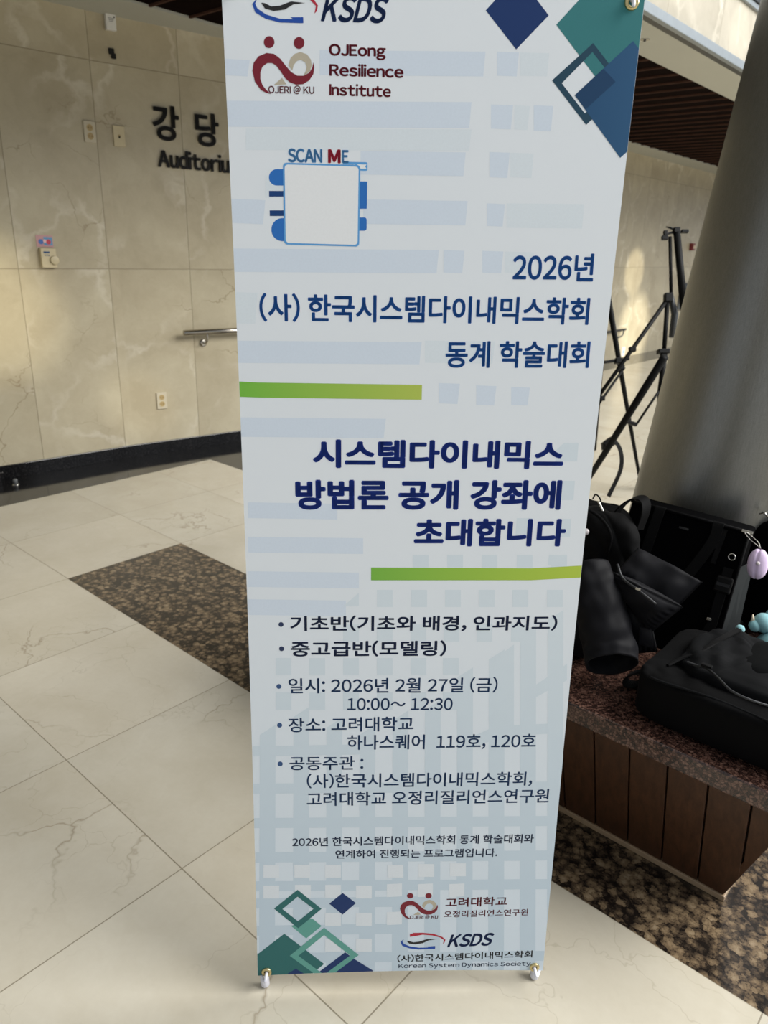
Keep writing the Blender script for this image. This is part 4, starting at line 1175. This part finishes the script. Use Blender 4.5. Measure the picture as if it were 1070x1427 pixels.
# ------------------------------------------------------------------ bags and coats on the bench
def blob(mb, c, ax, ay, az, e1=0.5, e2=0.5, nu=40, nv=24, disp=None):
    """superellipsoid with half-axis vectors; e small = boxy"""
    c, ax, ay, az = V3(c), V3(ax), V3(ay), V3(az)
    sp_ = lambda v, e: math.copysign(abs(v) ** e, v)
    vs = []
    for b in range(nv + 1):
        ph = -math.pi / 2 + math.pi * b / nv
        for a in range(nu):
            th = 2 * math.pi * a / nu
            x = sp_(math.cos(ph), e1) * sp_(math.cos(th), e2); y = sp_(math.cos(ph), e1) * sp_(math.sin(th), e2); z = sp_(math.sin(ph), e1)
            p = c + ax * x + ay * y + az * z
            if disp:
                nrm = (ax.normalized() * x + ay.normalized() * y + az.normalized() * z).normalized()
                p = p + nrm * disp(p, x, y, z)
            vs.append(p)
    fs = []
    for b in range(nv):
        for a in range(nu):
            a2 = (a + 1) % nu
            fs.append((b * nu + a, b * nu + a2, (b + 1) * nu + a2, (b + 1) * nu + a))
    return mb.add(vs, fs)
def wrinkle(amp, sc, sx=(1, 1, 1), seed=0.0):
    def d(p, *_):
        q = V3((p.x * sx[0], p.y * sx[1], p.z * sx[2])) * sc + V3((seed, seed * 1.7, seed * 0.3))
        return amp * (noise.noise(q) + 0.5 * abs(noise.noise(q * 2.3)) * 1.5 - 0.25)
    return d
Zv = V3((0, 0, 1))

# --- structured tote leaning on the column
tote = empty('tote_bag', W(0.86, 5.1, BZ), 'black structured tote bag leaning upright against the grey column', 'bag')
TI0, TI1 = 0.83, 1.035                      # front face base / top, in tiles
ztp = 0.812
TL_, TR_ = on_plane(880, 697, W(TI1, 0, ztp), ID), on_plane(1045, 741, W(TI1, 0, ztp), ID)
tn = (W(TI1, 0, ztp) - W(TI0, 0, BZ)).normalized()         # up the front face
tw = JD; tf_ = tw.cross(tn).normalized()
if tf_.dot(CAM - TL_) < 0: tf_ = -tf_
hgt = (TL_.z - BZ) / tn.z
def tpnt(u, v, w=0.0):
    """u across 0..1, v up 0..1, w outwards metres"""
    A = TL_.lerp(TR_, u); return A - tn * (hgt * (1 - v)) + tf_ * w
mb = MB()
ux = (TR_ - TL_) / 2
dep = 0.034
mb.box(tpnt(0.5, 0.5, 0) + ID * dep, ux, ID * dep, tn * (hgt / 2 - 0.002))
mb.build('bag_body', M['tote'], tote, bevel=0.010, seg=3)
mb = MB(); mb.tube([tpnt(0.0, 0.995, 0.0), tpnt(1.0, 0.995, 0.0)], 0.0045, 8); mb.tube([tpnt(1, 0.99, 0), tpnt(1, 0.02, 0)], 0.0035, 8); mb.build('piping', M['bag'], tote, True)
for u0, u1, v1 in ((0.27, 0.24, 0.55), (0.76, 0.60, 0.50)):
    MB().ribbon(smooth_curve([tpnt(u0, 1.0, -0.004), tpnt(u0, 0.995, 0.006), tpnt(u0 - 0.01, 0.85, 0.006), tpnt(u1, v1, 0.005)], 6), 0.028, tw, 0.003).build('handle', M['strap'], tote)
MB().ribbon([tpnt(0.82, 0.97, 0.004), tpnt(0.80, 0.72, 0.005)], 0.012, tw, 0.003).build('handle', M['strap'], tote)
MB().box(tpnt(0.50, 0.90, 0.003), tw * 0.013, tf_ * 0.001, tn * 0.003).build('name_badge', M['zip'], tote, bevel=0.001)
q = tpnt(0.93, 0.80, 0.010)
MB().torus(q, tw, tn, 0.0085, 0.0016, 24, 6).build('ring', M['silver'], tote, True)
bk = MB().box(tpnt(0.93, 0.60, 0.010), tw * 0.021, tf_ * 0.006, tn * 0.022).build('buckle', M['black_plastic'], tote, bevel=0.005)
MB().box(tpnt(0.93, 0.60, 0.017), tw * 0.016, tf_ * 0.001, tn * 0.004).build('buckle_bar', M['zip'], bk)
MB().ribbon([tpnt(0.93, 0.72, 0.006), tpnt(0.93, 0.6, 0.008), tpnt(0.93, 0.32, 0.006), tpnt(0.86, 0.06, 0.006)], 0.024, tw, 0.003).build('side_strap', M['strap'], tote)
mb = MB().box(tpnt(0.985, 0.995, 0.004), tw * 0.014, tf_ * 0.003, tn * 0.004); mb.build('zip_pull', M['silver'], tote, bevel=0.001)
MB().box(tpnt(0.90, 0.34, 0.010), tw * 0.006, tf_ * 0.002, tn * 0.004).build('zip_pull', M['silver'], tote, bevel=0.001)
# gusset panel at the right
MB().add([tpnt(1.005, 0.05, -0.01), tpnt(1.10, 0.05) + ID * 0.07, tpnt(1.05, 0.75) + ID * 0.07, tpnt(1.004, 0.75, -0.01), tpnt(1.002, 0.05, -0.02), tpnt(1.09, 0.05) + ID * 0.075, tpnt(1.04, 0.75) + ID * 0.075, tpnt(1.0, 0.75, -0.02)],
         [(0, 1, 2, 3), (7, 6, 5, 4), (0, 4, 5, 1), (1, 5, 6, 2), (2, 6, 7, 3), (3, 7, 4, 0)]).build('side_gusset', M['grey_panel'], tote)

# --- plush charm hanging from the tote's corner
q = tpnt(1.045, 0.70, 0.020)
pc = on_plane(1056, 785, q, tf_)
pl = empty('plush_charm', pc, 'lavender plush charm hanging by a bead chain from the tote corner', 'charm')
mb = MB()
def pd(p, x, y, z): return -0.0035 * math.exp(-(x / 0.10) ** 2) * (1 if y < 0 else 0.4) + 0.0010 * noise.noise(p * 160)
tilt = (tn + tw * -0.12).normalized(); wx = tilt.cross(tf_).normalized()
if wx.dot(tw) < 0: wx = -wx
blob(mb, pc, wx * 0.0245, -tf_ * 0.020, tilt * 0.041, 0.85, 0.9, 40, 26, lambda p, x, y, z: pd(p, x, y, z) + (-0.004 * max(0, z) ** 2))
mb.build('plush_body', M['plush'], pl, True)
MB().sphere(pc + tf_ * 0.0195 + tilt * 0.000 + wx * 0.004, 0.005).build('bead', M['bead'], pl, True)
mb = MB(); ctop = tpnt(0.985, 0.985, 0.012); cb = pc + tilt * 0.040
ch = smooth_curve([cb, cb.lerp(ctop, 0.5) + tw * 0.010, ctop + tw * 0.004, ctop - tw * 0.004, cb.lerp(ctop, 0.5) - tw * 0.008, cb], 7)
for p in ch: mb.sphere(p, 0.0016, 8, 5)
mb.build('bead_chain', M['silver'], pl, True)

# --- upright black backpack behind the coat, at the banner's edge
bpk = empty('backpack', W(0.88, 4.45, BZ), 'black backpack standing on the bench beside the banner edge, half under a coat', 'backpack')
def P3(x, y, i): return on_i(x, y, i)
def pth(pts, i, k=6): return smooth_curve([P3(x, y, ii) for (x, y), ii in zip(pts, i)], k)
topz = P3(840, 704, 0.95).z
cc = P3(822, 760, 0.97); cc.z = (topz + BZ) / 2
wr = wrinkle(0.008, 16, (1, 1, 1.4), 3.0)
mb = MB()
blob(mb, cc, JD * 0.135, ID * 0.065, Zv * ((topz - BZ) / 2 - 0.004), 0.5, 0.5, 60, 40, lambda p, x, y, z: wr(p) if z > -0.6 else 0)
mb.build('bag_body', M['bag'], bpk, True, sub=1)
mb = MB(); mb.tube(pth([(826, 695), (830, 689), (836, 695), (838, 706)], [0.72] * 4), 0.0022, 8); mb.build('zip_cord', M['strap'], bpk, True)
mb = MB(); mb.tube(pth([(834, 699), (838, 708), (842, 717)], [0.70] * 3), 0.0034, 8); mb.box(P3(850, 720, 0.70), JD * 0.006, ID * 0.003, Zv * 0.004); mb.build('zip_pull', M['silver'], bpk, True)

MB().ribbon(pth([(858, 716), (868, 704), (881, 695), (894, 694), (900, 702), (899, 716), (891, 738)], [0.82, 0.81, 0.80, 0.79, 0.78, 0.77, 0.77]), 0.026, ID * 0.75 + JD * 0.35 + Zv * 0.25, 0.004).build('shoulder_strap', M['strap'], tote)

# --- hooded soft coat hanging over the backpack, folds round the hood
hd_ = empty('jacket', W(0.64, 4.75, BZ), 'black soft hooded coat heaped over the backpack beside the banner', 'jacket')
hc = P3(834, 764, 0.71)
fc_ = P3(812, 770, 0.71)
def folds(p, x, y, z):
    d = p - fc_; dj, dz = d.dot(JD), d.z
    r = math.hypot(dj, dz * 0.9) + 0.010 * noise.noise(p * 14)
    ang = math.atan2(dz, dj)
    amp = 0.013 * (0.6 + 0.4 * math.cos(ang * 1.3))
    f = abs(math.sin(r * 68 + ang * 0.5)) ** 0.7
    return amp * (f - 0.5) + 0.006 * noise.noise(p * 30)
mb = MB()
blob(mb, hc, JD * 0.102 + Zv * -0.012, ID * 0.042, Zv * 0.112 + JD * 0.012, 0.75, 0.8, 140, 90, folds)
mb.build('coat_body', M['hoodie'], hd_, True)
mb = MB(); mb.tube(pth([(802, 712), (822, 712), (842, 728), (851, 748), (846, 770)], [0.635, 0.63, 0.63, 0.63, 0.63]), 0.0045, 8); mb.build('hood_hem', M['bag'], hd_, True)
MB().tube([P3(816, 741, 0.625), P3(816, 741, 0.61)], 0.009, 18).build('round_badge', M['bead'], hd_, True)

# --- charcoal puffer jacket with its sleeve towards the viewer
pf = empty('jacket', W(0.45, 5.0, BZ), 'charcoal puffer jacket on the bench with one open sleeve cuff towards the camera', 'jacket')
def patch(corners, bulge, amp, seed, nu=36, nv=30, pinch=(0, 0)):
    """padded panel between four corners (TL TR BR BL), front and back"""
    TL2, TR2, BR2, BL2 = [V3(c_) for c_ in corners]
    nrm_ = (TR2 - TL2).cross(TL2 - BL2).normalized()
    if nrm_.dot(CAM - TL2) < 0: nrm_ = -nrm_
    vs, fs = [], []
    for side in (1, -1):
        for b_ in range(nv + 1):
            for a_ in range(nu + 1):
                u, v = a_ / nu, b_ / nv
                p = TL2.lerp(TR2, u).lerp(BL2.lerp(BR2, u), v)
                e_ = (4 * u * (1 - u)) ** 0.45 * (4 * v * (1 - v)) ** 0.45
                q_ = p * 22 + V3((seed, seed, seed))
                edge = min(u, 1 - u, v, 1 - v)
                ruf = math.sin((u + v * 0.3) * 46 + seed + 4 * noise.noise(p * 12)) * 0.0035 * max(0, 1 - abs(v - 0.92) * 7)
                p = p + nrm_ * (side * bulge * e_ + (amp * noise.noise(q_) + ruf) * min(1, edge * 8) * (1 if side > 0 else 0.3))
                vs.append(p)
    N = (nu + 1) * (nv + 1)
    for b_ in range(nv):
        for a_ in range(nu):
            q_ = b_ * (nu + 1) + a_
            fs.append((q_, q_ + 1, q_ + nu + 2, q_ + nu + 1)); fs.append((N + q_, N + q_ + nu + 1, N + q_ + nu + 2, N + q_ + 1))
    rim = [a_ for a_ in range(nu + 1)] + [b_ * (nu + 1) + nu for b_ in range(1, nv + 1)] + [nv * (nu + 1) + a_ for a_ in range(nu - 1, -1, -1)] + [b_ * (nu + 1) for b_ in range(nv - 1, 0, -1)]
    for k in range(len(rim)):
        a_, b_ = rim[k], rim[(k + 1) % len(rim)]; fs.append((a_, N + a_, N + b_, b_))
    return vs, fs
vs, fs = patch([P3(889, 763, 0.64), P3(979, 811, 0.62), P3(926, 866, 0.52), P3(856, 800, 0.50)], 0.026, 0.010, 5.0)
mesh_obj('hood', vs, fs, M['puffer'], pf, True)
vs, fs = patch([P3(852, 796, 0.47), P3(893, 818, 0.45), P3(952, 846, 0.52), P3(905, 884, 0.48)], 0.030, 0.012, 9.0)
mesh_obj('chest_panel', vs, fs, M['puffer'], pf, True)
vs, fs = patch([P3(866, 826, 0.50), P3(905, 862, 0.50), P3(916, 908, 0.52), P3(874, 912, 0.50)], 0.022, 0.012, 12.0)
mesh_obj('side_panel', vs, fs, M['puffer'], pf, True)
vs, fs = patch([P3(890, 872, 0.47), P3(908, 876, 0.47), P3(914, 906, 0.47), P3(890, 898, 0.46)], 0.006, 0.006, 15.0, 16, 14)
mesh_obj('highlight_patch', vs, fs, M['puffer_highlight'], pf, True)  # lighter patch on the side panel, a painted grey highlight
mb = MB()
blob(mb, W(0.52, 4.83, BZ + 0.060), JD * 0.13, ID * 0.045, Zv * 0.056, 0.7, 0.7, 48, 24, wrinkle(0.010, 14, (1, 1, 1), 8))
mb.build('coat_body', M['puffer'], pf, True, sub=1)
mb = MB(); mb.tube(pth([(860, 786), (868, 806), (890, 823), (914, 842)], [0.44, 0.42, 0.40, 0.40]), 0.0032, 8); mb.build('zip', M['zip'], pf, True)
MB().box(P3(889, 821, 0.39), JD * 0.006, ID * 0.002, Zv * 0.003).build('zip_pull', M['silver'], pf, bevel=0.001)
# sleeve: open tube with thickness
def sleeve():
    pts = [P3(822, 786, 0.47), P3(828, 815, 0.43), P3(838, 855, 0.39), P3(848, 898, 0.355), P3(852, 926, 0.32)]
    rad = [0.042, 0.054, 0.060, 0.063, 0.061]
    c = smooth_curve(pts, 10); n_ = len(c); seg = 48
    a = None; vs = []; fs = []
    axd = []
    for k in range(n_):
        f = k / (n_ - 1) * (len(rad) - 1); q = int(min(f, len(rad) - 2)); r = rad[q] + (rad[q + 1] - rad[q]) * (f - q)
        tt_ = (c[min(k + 1, n_ - 1)] - c[max(k - 1, 0)]).normalized()
        tt_ = (tt_ + V3((-0.05, -0.55, 0.12)) * (k / (n_ - 1)) ** 2).normalized()
        a = (a - tt_ * a.dot(tt_)).normalized() if a else (CR - tt_ * CR.dot(tt_)).normalized()
        b = tt_.cross(a); axd.append(tt_)
        for m_ in range(seg):
            th = 2 * math.pi * m_ / seg
            w = 1 + 0.045 * math.sin(k * 0.75 + 2.2 * math.sin(th) + 1.5 * math.cos(2 * th)) * (0.4 + 0.6 * (1 - k / n_)) + 0.11 * noise.noise(V3((math.cos(th) * 2, math.sin(th) * 2, k * 0.17)))
            p = c[k] + (a * math.cos(th) + b * math.sin(th) * 0.80) * (r * w)
            if p.z < BZ + 0.010: p.z = BZ + 0.010 + (p.z - BZ - 0.010) * 0.12
            vs.append(p)
    for k in range(n_ - 1):
        for m_ in range(seg):
            m2 = (m_ + 1) % seg
            fs.append((k * seg + m_, k * seg + m2, (k + 1) * seg + m2, (k + 1) * seg + m_))
    o = mesh_obj('sleeve', vs, fs, M['puffer'], pf, True)
    md = o.modifiers.new('solid', 'SOLIDIFY'); md.thickness = 0.006; md.offset = 0
    k = n_ - 11; ring_ = [c[k] + (v - c[k]) * 0.93 for v in vs[k * seg:(k + 1) * seg]]
    mesh_obj('sleeve_lining', ring_, [tuple(range(seg))], M['lining'], o)
sleeve()

# --- backpack lying on the front of the bench
lb = empty('backpack', W(0.5, 5.6, BZ), 'black backpack lying flat along the front edge of the bench', 'backpack')
wr2 = wrinkle(0.006, 15, (1, 1, 1), 11)
def lay_d(p, x, y, z):
    d = wr2(p) * (0.25 + 0.75 * max(0, z))
    if z > 0.3: d += 0.004 * math.sin(p.dot(JD) * 95 + 3 * noise.noise(p * 9)) * max(0, 1 - abs(y + 0.75) * 4)
    return d
mb = MB()
blob(mb, W(0.515, 5.620, BZ + 0.0635), JD * 0.205, ID * 0.168, Zv * 0.062, 0.22, 0.26, 110, 40, lay_d)
mb.build('bag_body', M['bag'], lb, True)
wr3 = wrinkle(0.008, 20, (1, 1, 1), 13)
mb = MB()
blob(mb, W(0.555, 5.66, BZ + 0.126), JD * 0.170, ID * 0.130, Zv * 0.042, 0.7, 0.45, 80, 34, lambda p, x, y, z: wr3(p) + 0.003 * math.sin(p.dot(JD) * 120 + p.dot(ID) * 40))
mb.build('front_panel', M['bag_panel'], lb, True)
wr4 = wrinkle(0.004, 18, (1, 1, 1), 17)
mb = MB()
blob(mb, W(0.58, 5.78, BZ + 0.150), JD * 0.125, ID * 0.095, Zv * 0.030, 0.8, 0.5, 56, 24, lambda p, x, y, z: wr4(p))
mb.build('mesh_pocket', M['mesh'], lb, True)
zp = [on_z(x, y, BZ + z) for x, y, z in ((964, 927, 0.150), (984, 931, 0.163), (1002, 946, 0.166), (1018, 962, 0.162), (1042, 974, 0.158), (1075, 985, 0.150))]
MB().tube(smooth_curve(zp, 6), 0.0028, 8).build('zip', M['zip'], lb, True)
MB().box(zp[1] + Zv * 0.006, JD * 0.012, ID * 0.005, Zv * 0.003).build('zip_pull', M['strap'], lb, bevel=0.001)
MB().box(zp[0] + Zv * 0.004, JD * 0.012, ID * 0.003, Zv * 0.002).build('zip_pull', M['zip'], lb, bevel=0.001)
ed = [on_z(x, y, BZ + 0.122) for x, y in ((905, 943), (925, 951), (993, 973), (1040, 992), (1080, 1010))]
MB().tube(smooth_curve(ed, 6), 0.0032, 8).build('edge_piping', M['bag_panel'], lb, True)
lp = [W(0.40, 5.30, BZ + 0.085), W(0.38, 5.235, BZ + 0.065), W(0.39, 5.20, BZ + 0.035), W(0.43, 5.21, BZ + 0.012), W(0.50, 5.28, BZ + 0.014)]
MB().ribbon(smooth_curve(lp, 6), 0.024, ID, 0.005).build('carry_loop', M['strap'], lb)
MB().ribbon(smooth_curve([on_z(930, 927, BZ + .128), on_z(950, 917, BZ + .142), on_z(975, 908, BZ + .158), on_z(1000, 893, BZ + .166), on_z(1030, 877, BZ + .166)], 6), 0.014, ID, 0.004).build('compression_strap', M['strap'], lb)

# --- soft toys behind, and another bag by the column
ty = empty('soft_toy', W(1.0, 5.72, BZ), 'pale teal soft toy peeking out behind the lying backpack', 'soft toy')
d_ = (W(1.02, 5.66, BZ + 0.1) - CAM).dot(FWD)
mb = MB()
for x, y, r in ((1064, 868, 0.026), (1052, 872, 0.016), (1084, 864, 0.034), (1078, 905, 0.048)): mb.sphere(at_depth(x, y, d_), r, 18, 12)
mb.build('toy_body', M['teal'], ty, True)
MB().sphere(at_depth(1031, 877, d_ - 0.02), 0.012, 16, 10).build('toy_paw', M['teal'], ty, True)
MB().tube([at_depth(1049, 866, d_), at_depth(1049, 856, d_)], [0.006, 0.001], 10).build('toy_ear', M['cream'], ty, True)
gb = empty('shoulder_bag', W(1.40, 5.70, BZ), 'black soft bag behind the plush charm at the right edge', 'bag')
mb = MB(); gi = 1.40
gc = on_i(1105, 800, gi); gtop = on_i(1080, 716, gi).z
gc.z = (gtop + BZ) / 2
blob(mb, gc, JD * 0.13, ID * 0.075, Zv * ((gtop - BZ) / 2), 0.5, 0.6, 44, 24, wrinkle(0.008, 16, (1, 1, 1), 19))
mb.build('bag_body', M['tote'], gb, True, sub=1)
mb = MB(); g1 = on_i(1062, 714, gi - .1)
mb.tube(smooth_curve([g1, on_i(1066, 716, gi - .12), on_i(1072, 722, gi - .1)], 5), 0.003, 8); mb.tube([on_i(1058, 716, gi - .1), on_i(1072, 713, gi - .1)], 0.002, 8)
mb.build('silver_cord', M['silver'], gb, True)
